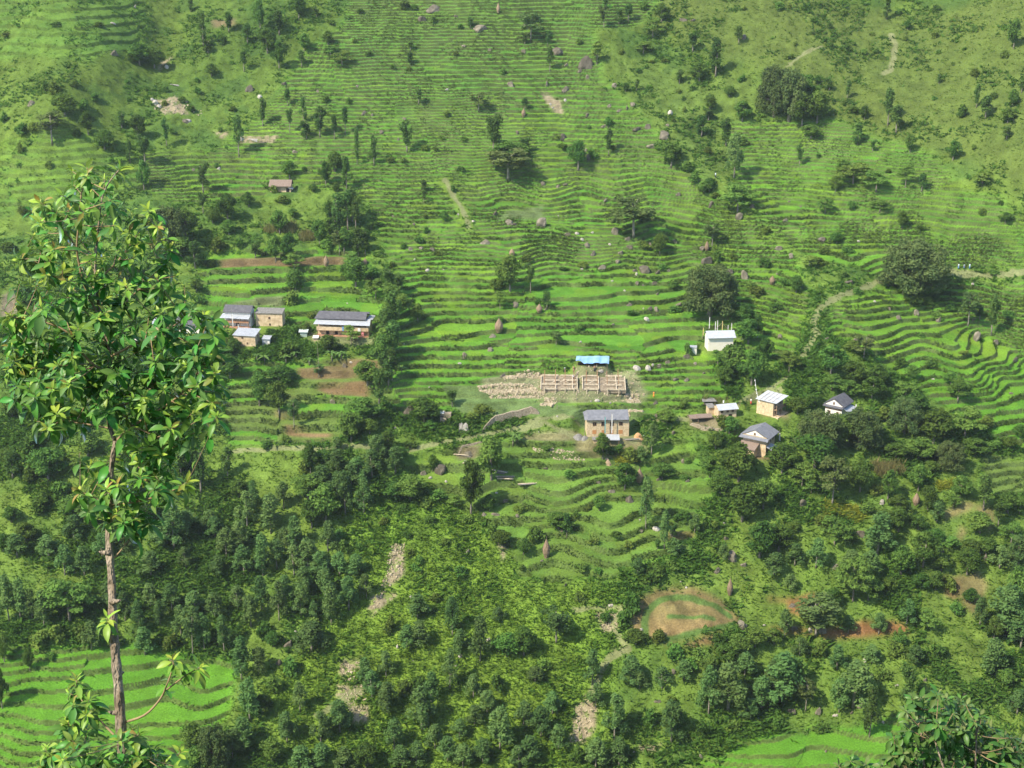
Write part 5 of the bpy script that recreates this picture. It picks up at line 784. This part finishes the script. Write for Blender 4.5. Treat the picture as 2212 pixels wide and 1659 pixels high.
heap("orange_heap", 1378, 950, 3.0, 1.5, mat("orange_clay", (.50,.27,.12), (.60,.36,.18), 2, .95), 'orange heap under sheets right of the brick house', 'heap')
for px, py, n_, lb in ((1367, 952, 5, 'stacked pale timber beside the orange heap'), (1078, 1022, 6, 'upper stack of grey planks on the grass'), (1092, 1040, 7, 'lower stack of pale planks, rightmost of the pair'), (1139, 1053, 6, 'stack of pale planks right of the tall round tree'), (1016, 1003, 3, 'plank and boards beside the round boulder'), (998, 985, 4, 'grey log pile under the path edge')):
    h = house_root("plank_stack", px, py, rnd.uniform(-25, 10), lb, 'timber', 'stacks of timber')
    for i in range(n_): x_ = rnd.uniform(-.5, .5); y_ = rnd.uniform(-.7, .7); a_ = rnd.uniform(-.25, .25); z_ = .08 + i * .11; MB().slab((x_ - 2.0, y_ - a_, z_), (x_ + 1.9, y_ + a_, z_), (x_ + 1.9, y_ + a_ + .32, z_ + .02), (x_ - 2.0, y_ - a_ + .32, z_ + .02), .1).build("plank", m_form if i % 2 else m_sand, h)
# dry-stone walls and ruin
def wall_on(name, pts, hgt, thick, label, cat='wall'):
    W_ = W1(pts); mb = MB(); P = []
    for (x0, y0), (x1, y1) in zip(W_[:-1], W_[1:]):
        for t in np.linspace(0, 1, 7)[:-1]: P.append((x0 + (x1 - x0) * t, y0 + (y1 - y0) * t))
    P.append(W_[-1]); V_ = []; F_ = []
    for i, (x, y) in enumerate(P):
        z = ground(x, y); hh = hgt * (math.sin(math.pi * min(1, max(0, i / (len(P) - 1)))) ** .5 + .15) + rnd.uniform(-.08, .08); V_ += [(x, y - thick / 2, z - .5), (x, y - thick / 2 + .1, z + hh), (x, y + thick / 2, z + hh), (x, y + thick / 2, z - .5)]
    for i in range(len(P) - 1):
        for j in range(3): F_.append((4*i+j, 4*i+4+j, 4*i+5+j, 4*i+j+1))
    F_ += [(0, 1, 2, 3), tuple(4 * (len(P) - 1) + j for j in (3, 2, 1, 0))]; mb.add(V_, F_); o = mb.build(name, m_stone, None); tag(o, label, cat); return o
wall_on("retaining_wall", [(1042,932),(1070,915),(1105,902),(1145,894),(1165,893)], 1.6, .7, 'long curved dry-stone retaining wall above the path')
wall_on("stone_edging", [(985,972),(1010,962),(1045,952)], .4, .4, 'low pale stone edging along the path left of the round tree'); wall_on("stone_terrace_edge", [(1490,918),(1520,927),(1560,930)], .8, .5, 'tan stone edge of the yard below the thatched shelters')
h = house_root("stone_ruin", 962, 905, -5, 'grey block of masonry, a ruined tap or shrine, by the bushy tree', 'ruin'); MB().box(-1.4, 1.4, 0, 1.6, -1.5, 1.3).build("wall", m_stone, h); MB().box(-1.5, -.4, -.2, 1.5, 1.3, 1.55).build("cap", m_white, h); MB().box(-1.2, .4, -1.2, 0, -1.5, .5).build("step", m_stone, h)
h = house_root("stump_pile", 1001, 932, 0, 'jagged pile of pale split rock and stump above the path', 'rock pile')
for i in range(9): a_ = rnd.uniform(-1.1, 1.1); MB().hexa([(a_-.35,-.3,-.5),(a_+.35,-.3,-.5),(a_+.3,.4,-.5),(a_-.3,.4,-.5),(a_-.2,-.1,1.2+rnd.random()),(a_+.15,-.1,1.3+rnd.random()),(a_+.1,.3,1.4+rnd.random()*.8),(a_-.15,.3,1.2+rnd.random())]).build("slab", m_rockp, h)
# small poles and posts
for px, py, hp, lb in ((535, 0, 0, ''), (1203, 884, 22, 'thin bare pole on the bank left below the building site'), (1228, 853, 20, 'tall bare pole at the front of the building frame'), (1262, 944, 35, 'thin dark bare pole in front of the sand heap'), (688, 795, 55, 'slim bare pole below the long house'), (1245, 867, 30, 'second bare pole standing under the building frame'), (640, 975, 0, '')):
    if not hp: continue
    v = at(px, py); s_ = mpp(v); o = MB().tube([(0, 0, -.4), (.05, 0, hp * s_ * .5), (-.03, 0, hp * s_)], [.07, .05, .03], 6).build("bare_pole", m_pole, None, loc=v); tag(o, lb, 'pole', 'bare poles')
# rope of flags from the trees to the square house
a_ = Vector(at(1624, 812)) + Vector((0, 0, 5.5)); b_ = Vector(at(1669, 901)) + Vector((-3.6, -.9 + 0, 4.1)); pts = [a_.lerp(b_, t) - Vector((0, 0, 2.2 * math.sin(math.pi * t))) for t in np.linspace(0, 1, 12)]
rp = MB().tube(pts, .04, 5).build("flag_rope", m_paint['white'], None); tag(rp, 'white rope of small flags sagging to the square tan house roof', 'flag rope')
for i in range(1, 11): p_ = pts[i]; MB().box(p_.x - .14, p_.x + .14, p_.y - .02, p_.y + .02, p_.z - .4, p_.z - .03).build("pennant", m_paint['white'], rp)
# ------------------------------------------------------------------ banana plants
m_ban = leaf_mat("banana_leaves", (.10,.21,.05), (.17,.30,.08), .12, .015, clump=2)
def banana_mes(seed):
    r_ = random.Random(seed); mb = MB(); st = MB().tube([(0, 0, -.3), (0, 0, 1.0), (.05, 0, 2.0)], [.16, .13, .08], 8).mesh("stem", m_bark, True)
    for i in range(9):
        az = i * 2.4 + r_.random(); L_ = r_.uniform(1.5, 2.1); el = r_.uniform(.4, 1.25); P = []
        for k_ in range(6):
            t = k_ / 5; rad_ = L_ * (t * math.cos(el) + .25 * t * t); z = 1.95 + L_ * (t * math.sin(el) - .75 * t * t); w = .30 * math.sin(math.pi * (t * .88 + .08)) + .02; c_, s_ = math.cos(az), math.sin(az); P += [(c_ * rad_ - s_ * w, s_ * rad_ + c_ * w, z - .1), (c_ * rad_, s_ * rad_, z + .02), (c_ * rad_ + s_ * w, s_ * rad_ - c_ * w, z - .1)]
        mb.add(P, [(3*k_, 3*k_+1, 3*k_+4, 3*k_+3) for k_ in range(5)] + [(3*k_+1, 3*k_+2, 3*k_+5, 3*k_+4) for k_ in range(5)])
    return mb.mesh("leaves", m_ban), st
BN = [banana_mes(i) for i in range(3)]
for n_, (px, py, sc) in enumerate([(717,780,1.15),(738,778,1.0),(668,790,.9),(618,786,.9),(572,788,1.0),(640,775,.8),(555,780,.8),(1112,953,1.0),(1119,955,.9),(1115,964,.7),(1963,935,1.5),(1975,918,1.3),(1108,966,.9),(868,806,.8)]):
    v = at(px, py); o = empty("banana_plant", v, rnd.random() * 6)
    for nm_, me in (("leaves", BN[n_ % 3][0]), ("stem", BN[n_ % 3][1])): q_ = link(bpy.data.objects.new(nm_, me), o); q_.scale = (sc, sc, sc)
    tag(o, None, 'banana plant', 'banana plants by the houses'); later_label(o, "banana plant with broad drooping leaves", px, py)
# ------------------------------------------------------------------ people, tiny in the distance
def person_me(pose):
    J = dict(stand=[(0,0,.95),(0,0,1.2),(0,0,1.42),(0,-.01,1.52),(0,-.02,1.64),(.1,0,.9),(.11,.02,.5),(.11,0,.08),(.12,-.12,.04),(-.1,0,.9),(-.11,-.04,.5),(-.11,.03,.08),(-.12,-.1,.04),(.19,0,1.38),(.27,.02,1.1),(.25,-.12,.88),(-.19,0,1.38),(-.27,.02,1.1),(-.25,-.1,.88)],
             bend=[(0,.1,.85),(0,-.1,1.05),(0,-.3,1.12),(0,-.4,1.13),(0,-.5,1.1),(.1,.1,.82),(.12,.0,.45),(.12,.1,.08),(.12,-.04,.04),(-.1,.1,.82),(-.12,.0,.45),(-.12,.1,.08),(-.12,-.04,.04),(.18,-.28,1.08),(.2,-.36,.8),(.15,-.45,.55),(-.18,-.28,1.08),(-.2,-.36,.8),(-.15,-.45,.55)])[pose]
    E = [(0,1),(1,2),(2,3),(3,4),(0,5),(5,6),(6,7),(7,8),(0,9),(9,10),(10,11),(11,12),(2,13),(13,14),(14,15),(2,16),(16,17),(17,18)]; Rr = [.13,.13,.14,.06,.11,.09,.065,.045,.04,.09,.065,.045,.04,.065,.045,.035,.065,.045,.035]
    me = bpy.data.meshes.new("body"); me.from_pydata(J, E, []); return me, Rr
def person(px, py, top_m, low_m, pose, label, rz=0, dz=0, hat=None):
    v = at(px, py); v.z += dz; r_ = empty("person", v, rz); me, Rr = person_me(pose); o = link(bpy.data.objects.new("body", me), r_); me.materials.append(m_skin)
    o.modifiers.new("skin", 'SKIN')
    for i, q_ in enumerate(me.skin_vertices[0].data): q_.radius = (Rr[i], Rr[i] * .85)
    me.skin_vertices[0].data[0].use_root = True; sb = o.modifiers.new("sub", 'SUBSURF'); sb.levels = sb.render_levels = 1
    a_, b_ = ((0, .02), (0, 0)) if pose == 'stand' else ((-.12, 1.02), (.08, .8))
    if pose == 'stand': MB().tube([(0, 0, .86), (0, 0, 1.1), (0, 0, 1.36), (0, 0, 1.47)], [.185, .175, .215, .10], 12).build("shirt", top_m, r_, True); MB().tube([(0, 0, .12), (0, 0, .5), (0, 0, .93)], [.20, .19, .175], 12).build("trousers", low_m, r_, True); MB().tube([(0, -.02, 1.62), (0, -.01, 1.72), (0, 0, 1.77)], [.125, .11, .04], 10).build("hair" if not hat else "hat", hat or m_paint['dk'], r_, True)
    else: MB().tube([(0, .1, .86), (0, -.1, 1.06), (0, -.3, 1.14)], [.18, .19, .19], 12).build("shirt", top_m, r_, True); MB().tube([(0, .06, .1), (0, .04, .5), (0, .1, .9)], [.18, .18, .17], 12).build("trousers", low_m, r_, True); MB().tube([(0, -.45, 1.16), (0, -.52, 1.2)], [.12, .08], 10).build("hair" if not hat else "hat", hat or m_paint['dk'], r_, True)
    tag(r_, label, 'person', 'people far off on the hillside')
m_skin = mat("brown_skin", (.30,.17,.10), (.34,.20,.12))
person(1412, 859, m_paint['orange'], m_paint['orange'], 'stand', 'person in orange robe standing on the bank right of the building site')
person(1239, 805, m_rust, m_wood, 'stand', 'person in rust-brown clothes standing at the top edge of the building site'); person(1220, 804, m_paint['cyan'], m_paint['dk'], 'bend', 'person in pale blue bending over stones at the upper left of the site')
person(1284, 805, m_wood, m_paint['dk'], 'stand', 'person in dark brown standing above the building frame under the tarpaulin shelter'); person(1238, 822, m_paint['blue'], m_paint['dk'], 'bend', 'person with a white hat bending inside the building frame', hat=m_paint['white'])
person(1390, 951, m_paint['white'], m_redmud, 'bend', 'person in white top crouched at the orange heap'); person(1622, 874, m_paint['white'], m_paint['red'], 'stand', 'person in white standing in the yard left of the square tan house')
for px, lb, a1 in ((2070, 'leftmost', 'stand'), (2082, 'middle', 'bend'), (2094, 'rightmost', 'stand')): person(px, 582, m_paint['cyan'], m_paint['blue'], a1, f'{lb} of three people in pale blue on the path at far right')
person(1545.5, 384, m_paint['cyan'], m_paint['dk'], 'stand', 'person in pale clothes standing beside the woodland tree high on the right')
# ------------------------------------------------------------------ the young tree close to the camera (about 7 m away) and the shrub at lower right
def fp(px, py, D, off=0.0): return ray(px, py) * (D + off)
m_fleaf = leaf_mat("glossy_leaf", (1,1,1), (1,1,1), rand=0, trans=.28, gloss=.5, attr=True); m_fbark = mat("smooth_grey_brown_bark", (.20,.155,.105), (.38,.32,.24), 14, .85, .7, 40, stretch=(1, 1, .35)); m_ftwig = mat("tan_twig", (.24,.175,.095), (.36,.27,.15), 12, .8)
def bez(a, b, c, n=6): return [a * (1 - t) ** 2 + b * 2 * t * (1 - t) + c * t * t for t in np.linspace(0, 1, n)]
class Leaves:
    def __init__(s): s.base = []; s.dir = []; s.nrm = []; s.L = []; s.col = []; s.curl = []
    def add(s, p, d, n, L_, c, curl): s.base.append(p); s.dir.append(d); s.nrm.append(n); s.L.append(L_); s.col.append(c); s.curl.append(curl)
    def rosette(s, p, ax, n, L0, L1, young):
        ax = Vector(ax).normalized(); u = ax.orthogonal().normalized(); w = ax.cross(u); ph = rnd.random() * 6.28
        for i in range(n):
            t = (i + .5) / n; a_ = ph + i * 2.4; el = R(22 + 88 * t ** .8 + rnd.uniform(-14, 14)); rad_ = u * math.cos(a_) + w * math.sin(a_)
            d = (ax * math.cos(el) + rad_ * math.sin(el)); d.z -= .22 * t; d.normalize()
            L_ = (L0 + (L1 - L0) * t) * rnd.uniform(.55, 1.25); q_ = max(0, young - t * 1.25 + rnd.uniform(-.15, .15))
            s.add(p - ax * (.035 * t), d, (ax + Vector((0, 0, .6)) + Vector([rnd.gauss(0, .25) for _ in range(3)])).normalized(), L_, s.tone(q_), rnd.uniform(.15, .75) * (1 + t))
    def tone(s, q_):
        old = (.055 + rnd.random() * .06, .165 + rnd.random() * .14, .030 + rnd.random() * .022); new = (.31 + rnd.random() * .12, .47 + rnd.random() * .10, .065)
        if rnd.random() < .10 and q_ > .3: new = (.36, .25, .06)
        q_ = min(1, max(0, q_ * 1.1)); return tuple(a * (1 - q_) + b * q_ for a, b in zip(old, new))
    def build(s, name, parent, m_, wid=.21):
        n = len(s.L); B = np.array([tuple(p) for p in s.base]); Dv = np.array([tuple(p) for p in s.dir]); Nv = np.array([tuple(p) for p in s.nrm]); Lv = np.array(s.L)[:, None]; Cl = np.array(s.curl)[:, None]
        Nv = Nv - (Nv * Dv).sum(1)[:, None] * Dv; Nv /= np.linalg.norm(Nv, axis=1)[:, None] + 1e-9; Sd = np.cross(Dv, Nv); T = [0, .07, .22, .42, .62, .82, 1.0]; W_ = [.03, .05, .62, 1.0, .95, .55, .03]; rows = []; cols_ = []
        wj = wid * (0.85 + .35 * rng.random(n))[:, None]; cc = np.array(s.col); tw_ = rng.normal(0, .35, n)[:, None]
        for k_, (t, w) in enumerate(zip(T, W_)):
            ang = Cl * t; c_ = B + (Dv * np.sin(ang + 1e-6) / (Cl + 1e-6) + -Nv * (1 - np.cos(ang)) / (Cl + 1e-6)) * Lv; up_ = Nv * np.cos(ang) + Dv * np.sin(ang); sd = Sd * np.cos(tw_ * t) + up_ * np.sin(tw_ * t)
            lift = up_ * (w * wj * Lv * .32); wave = up_ * (np.sin(7 * t + 9 * wj) * .012 * Lv)
            rows += [c_ - sd * w * wj * Lv + lift + wave, c_, c_ + sd * w * wj * Lv + lift - wave]; cols_ += [cc, cc * 1.0 + np.array([.03, .035, .012]), cc * .93]
        k3 = len(T) * 3; V_ = np.stack(rows, 1).reshape(-1, 3); Cc = np.stack(cols_, 1).reshape(-1, 3); fq = []
        for k_ in range(len(T) - 1): b_ = 3 * k_; fq += [(b_, b_ + 1, b_ + 4, b_ + 3), (b_ + 1, b_ + 2, b_ + 5, b_ + 4)]
        F_ = (np.array(fq)[None] + (np.arange(n) * k3)[:, None, None]).reshape(-1, 4); o = bpy.data.objects.new(name, mesh_np(name, V_, F_, m_, Cc, True)); return link(o, parent)
D0 = 7.0; S7 = D0 / F_PX
ft = empty("young_tree", fp(285, 1900, D0)); tag(ft, 'young foreground tree with glossy yellow-green leaves at left', 'tree'); OFF = ft.location.copy()
def local(P): return [p - OFF for p in P]
def spline(P, n=5):
    out = []
    for i in range(len(P) - 1):
        p0 = P[max(i - 1, 0)]; p1 = P[i]; p2 = P[i + 1]; p3 = P[min(i + 2, len(P) - 1)]
        for k_ in range(n): t = k_ / n; out.append(.5 * (2 * p1 + (p2 - p0) * t + (2 * p0 - 5 * p1 + 4 * p2 - p3) * t * t + (3 * p1 - p0 - 3 * p2 + p3) * t ** 3))
    return out + [P[-1]]
TR = [(300,2300),(285,1900),(272,1700),(263,1600),(257,1500),(250,1420),(244,1340),(241,1250),(235,1170),(237,1100),(240,1020),(249,953)]
tp = spline([fp(x, y, D0, .04 * math.sin(i)) for i, (x, y) in enumerate(TR)]); nT = len(tp)
rad = [S7 * (13.5 - 8.7 * (i / nT) ** 1.1) * (1 + .07 * math.sin(i * 1.7) + (.10 if i % 7 == 3 else 0)) for i in range(nT)]
MB().tube(local(tp), rad, 14).build("trunk", m_fbark, ft, True)
for (x, y, sgn) in ((250, 1455, 1), (243, 1300, 1), (256, 1540, -1), (236, 1195, -1)): c_ = fp(x + sgn * 9, y, D0, -.02); MB().tube(local([c_ - Vector((sgn * .03, 0, 0)), c_ + Vector((sgn * .012, -.01, .008)), c_ + Vector((sgn * .026, -.012, .016))]), [.016, .010, .003], 9).build("knot", m_fbark, ft, True)
LIMBS = [([(249,953),(236,915),(236,860),(237,800),(236,760),(226,710),(214,660),(208,620),(206,560),(212,500),(218,440),(232,400),(258,366)], 5.0, 1.3, 0),
 ([(216,690),(184,620),(171,570),(166,530),(172,470),(176,417),(190,385),(188,362)], 3.0, 1.1, -.15), ([(249,955),(286,922),(320,900),(352,880),(392,850),(430,800),(452,762)], 4.0, 1.3, .1), ([(237,805),(205,790),(180,765),(150,722),(110,700),(60,690),(22,684)], 3.2, 1.1, -.1),
 ([(237,845),(190,830),(140,812),(100,792),(48,782)], 3.0, 1.1, .15), ([(207,610),(258,560),(298,505),(332,470)], 2.6, 1.0, .1), ([(167,535),(132,490),(112,455),(86,438)], 2.2, .9, -.1), ([(172,590),(122,600),(72,562),(40,562)], 2.2, .9, -.15),
 ([(236,772),(300,740),(350,722),(400,690),(446,700)], 3.0, 1.1, -.1), ([(242,880),(300,862),(342,820),(382,770)], 3.0, 1.1, .12), ([(288,922),(330,940),(349,965),(328,1008),(316,1040)], 2.6, 1.0, .05), ([(240,1092),(290,1085),(340,1072),(372,1060),(404,1042)], 2.6, 1.0, -.1),
 ([(238,1102),(205,1075),(172,1062)], 2.0, .9, .0), ([(247,1205),(262,1188),(292,1150)], 2.2, .8, 0), ([(236,925),(180,915),(120,905),(105,895)], 2.3, .9, .1), ([(222,695),(275,650),(325,600),(368,560)], 2.4, 1.0, .15), ([(244,1415),(238,1370),(231,1335)], 2.0, 1.0, -.12),
 ([(262,1562),(312,1545),(346,1510),(360,1480),(374,1440),(372,1424)], 3.0, 1.1, -.1), ([(356,1493),(400,1460),(432,1442)], 2.2, .9, -.1), ([(258,1600),(220,1560),(190,1530),(170,1500),(165,1468)], 2.6, 1.0, .1), ([(262,1690),(190,1645),(160,1600),(148,1562)], 2.8, 1.0, 0), ([(268,1700),(300,1640),(295,1600),(300,1585)], 2.6, 1.0, -.15), ([(270,1720),(350,1660),(390,1625)], 2.6, 1.0, .1), ([(265,1720),(120,1680),(105,1650)], 2.6, 1.0, .1), ([(280,1330),(282,1300)], .5, .4, 0)][:24]
pool = []; LV = Leaves()
for P, r0, r1, off in LIMBS:
    n = len(P); W_ = spline([fp(x, y, D0, off * min(1, i / (n * .5))) for i, (x, y) in enumerate(P)], 4); rr_ = [S7 * (r0 + (r1 - r0) * i / (len(W_) - 1)) for i in range(len(W_))]; MB().tube(local(W_), rr_, 8).build("branch", m_ftwig if r0 < 4.5 else m_fbark, ft, True)
    for i in range(len(W_) // 3, len(W_) - 1):
        if rnd.random() < (.85 if P[0][1] > 1300 else .40): LV.add(W_[i] - OFF, Vector((rnd.gauss(0, 1), rnd.gauss(-.2, .8), rnd.uniform(-.7, .6))).normalized(), Vector((rnd.gauss(0, .4), -.25, 1)).normalized(), rnd.uniform(.05, .10), LV.tone(rnd.uniform(-.1, .6)), rnd.uniform(.2, 1))
    pool += [(w_, P[min(n - 1, int(i / 4))], rr_[i]) for i, w_ in enumerate(W_) if i > 2]; ax = (W_[-1] - W_[-3]).normalized() + Vector((0, -.15, .45)); LV.rosette(W_[-1] - OFF, ax, 13, .05, .11, 1.3)
def inside(poly, x, y):
    m = False
    for i in range(len(poly)):
        (x0, y0), (x1, y1) = poly[i], poly[i - 1]
        if (y0 > y) != (y1 > y) and x < (x1 - x0) * (y - y0) / (y1 - y0) + x0: m = not m
    return m
CROWN = [([(150,372),(205,352),(235,385),(290,440),(345,455),(350,500),(392,540),(380,600),(55,600),(35,548),(80,500),(60,445),(110,425),(135,400)], 26), ([(40,600),(390,600),(430,640),(470,700),(480,760),(470,820),(6,800),(5,700),(30,640)], 21), ([(6,790),(478,800),(488,850),(465,890),(430,905),(330,900),(60,890),(15,850)], 21),
 ([(262,900),(470,895),(460,930),(370,950),(350,985),(300,975),(265,935)], 25), ([(70,890),(190,890),(200,905),(120,930),(80,920)], 30), ([(170,985),(240,970),(330,985),(375,1030),(410,1040),(380,1070),(300,1100),(330,1130),(210,1130),(165,1085),(200,1040),(160,1020)], 25), ([(330,920),(420,900),(400,960),(350,1010),(310,1050),(305,980)], 27),
 ([(100,1600),(160,1590),(300,1600),(390,1640),(410,1700),(80,1700)], 19), ([(145,1455),(200,1500),(200,1580),(140,1580)], 24), ([(285,1560),(300,1600),(270,1620)], 26)]
tips = []
for poly, sp in CROWN:
    xs = [p[0] for p in poly]; ys = [p[1] for p in poly]; fails = 0
    while fails < 350:
        x, y = rnd.uniform(min(xs), max(xs)), rnd.uniform(min(ys), max(ys))
        if not inside(poly, x, y) or any(math.hypot(x - a, y - b) < sp * .92 for a, b in tips): fails += 1; continue
        tips.append((x, y)); off = rnd.gauss(.03, .22); tip = fp(x, y, D0, off)
        best = min(pool, key=lambda q_: (tip - q_[0]).length + .8 * max(0, (q_[0] - tip).z + .05)); a0 = best[0]; out = tip - a0; mid = a0 + out * .5 + Vector((0, 0, -.05 * out.length)); tw = bez(a0, mid, tip, 6)
        MB().tube(local(tw), [min(best[2], S7 * 1.5) * (1 - .55 * i / 5) for i in range(6)], 5).build("twig", m_ftwig, ft, True) if len(tips) < 70 else LV.__dict__.setdefault('tw', MB()).tube(local(tw), [min(best[2], S7 * 1.5) * (1 - .55 * i / 5) for i in range(6)], 5)
        top_ = 1 - (y - 350) / 900; yg = .60 + .55 * rnd.random() + (.15 if y < 640 else 0)
        ax = (out.normalized() * .7 + Vector((rnd.gauss(0, .3), rnd.gauss(-.1, .3), .55))).normalized(); LV.rosette(tip - OFF, ax, 10 if y < 640 else 12, .042, .088 if y < 640 else .112, yg if rnd.random() < .72 else .1)
        for k_ in range(2, 5):
            if rnd.random() < .75: d = (Vector((rnd.gauss(0, 1), rnd.gauss(0, 1), rnd.uniform(-.9, .4)))).normalized(); LV.add(tw[k_] - OFF, d, Vector((rnd.gauss(0, .4), rnd.gauss(-.2, .4), 1)).normalized(), rnd.uniform(.07, .12), LV.tone(rnd.uniform(-.1, .25)), rnd.uniform(.4, 1.3))
if 'tw' in LV.__dict__: LV.tw.build("twig", m_ftwig, ft, True)["kind"] = "stuff"
LV.build("leaves", ft, m_fleaf, .165)
# shrub at the lower right, about 9 m away
D1 = 9.0; S9 = D1 / F_PX; sb_ = empty("glossy_shrub", fp(2060, 1980, D1)); tag(sb_, 'dense glossy-leaved shrub in the bottom right corner, close by', 'shrub'); OFF2 = sb_.location.copy(); L2 = Leaves(); tips2 = []
SHR = [([(1962,1512),(2000,1492),(2075,1500),(2120,1545),(2180,1590),(2240,1600),(2260,1720),(1930,1720),(1925,1600),(1950,1560)], 10.5), ([(1805,1652),(1840,1640),(1880,1650),(1930,1640),(1935,1720),(1800,1720)], 20)]
stems = [spline([fp(2060, 1980, D1), fp(a, 1760, D1, o_), fp(b, c, D1, o_)], 5) for a, b, c, o_ in ((2010,1985,1530,0),(2060,2040,1520,.1),(2100,2110,1560,-.15),(2150,2190,1610,.1),(1960,1940,1640,-.1),(1920,1830,1670,.1),(2060,2020,1600,-.3),(2120,2080,1620,.3))]
def tone2(q_): o_ = (.055 + rnd.random() * .04, .145 + rnd.random() * .07, .034); n_ = (.24, .27, .10) if rnd.random() < .6 else (.15, .32, .06); q_ = min(1, max(0, q_)); return tuple(a * (1 - q_) + b * q_ for a, b in zip(o_, n_))
L2.tone = tone2
for st in stems: MB().tube([p - OFF2 for p in st], [S9 * (4.5 - 3.3 * i / len(st)) for i in range(len(st))], 8).build("branch", m_fbark, sb_, True)
tw2 = MB()
for poly, sp in SHR:
    xs = [p[0] for p in poly]; ys = [p[1] for p in poly]; fails = 0
    while fails < 300:
        x, y = rnd.uniform(min(xs), max(xs)), rnd.uniform(min(ys), max(ys))
        if not inside(poly, x, y) or any(math.hypot(x - a, y - b) < sp for a, b in tips2): fails += 1; continue
        tips2.append((x, y)); tip = fp(x, y, D1, rnd.gauss(0, .22)); a0 = min((p for st in stems for p in st), key=lambda q_: (tip - q_).length + max(0, (q_ - tip).z)); tw = bez(a0, a0.lerp(tip, .5) + Vector((0, 0, -.03)), tip, 5); (tw2.tube if (tip - a0).length < .35 else (lambda *a: None))([p - OFF2 for p in tw], [S9 * 1.3 * (1 - .5 * i / 4) for i in range(5)], 5)
        ax = ((tip - a0).normalized() * .5 + Vector((rnd.gauss(0, .3), rnd.gauss(-.15, .3), .6))).normalized(); L2.rosette(tip - OFF2, ax, 10, .05, .10, .75)
        for k_ in (2, 3): L2.add(tw[k_] - OFF2, Vector((rnd.gauss(0, 1), rnd.gauss(0, 1), rnd.uniform(-.6, .5))).normalized(), Vector((0, -.2, 1)), rnd.uniform(.05, .085), tone2(.05), rnd.uniform(.3, 1))
tw2.build("twig", m_ftwig, sb_, True); L2.build("leaves", sb_, m_fleaf, .20)
# ------------------------------------------------------------------ labels of the repeats, then the air
label_all()
HAZE = True
if HAZE:
    o = MB().box(-560, 560, -62, 840, -215, 150).build("haze", None, None); tag(o, kind='stuff'); m = bpy.data.materials.new("thin_blue_haze"); m.use_nodes = True; nt = m.node_tree; nt.nodes.remove(nt.nodes["Principled BSDF"])
    pv = nt.nodes.new("ShaderNodeVolumePrincipled"); pv.inputs["Color"].default_value = (.82, .90, 1, 1); pv.inputs["Density"].default_value = .00010; pv.inputs["Anisotropy"].default_value = .2; nt.links.new(pv.outputs[0], nt.nodes["Material Output"].inputs["Volume"]); o.data.materials.append(m)
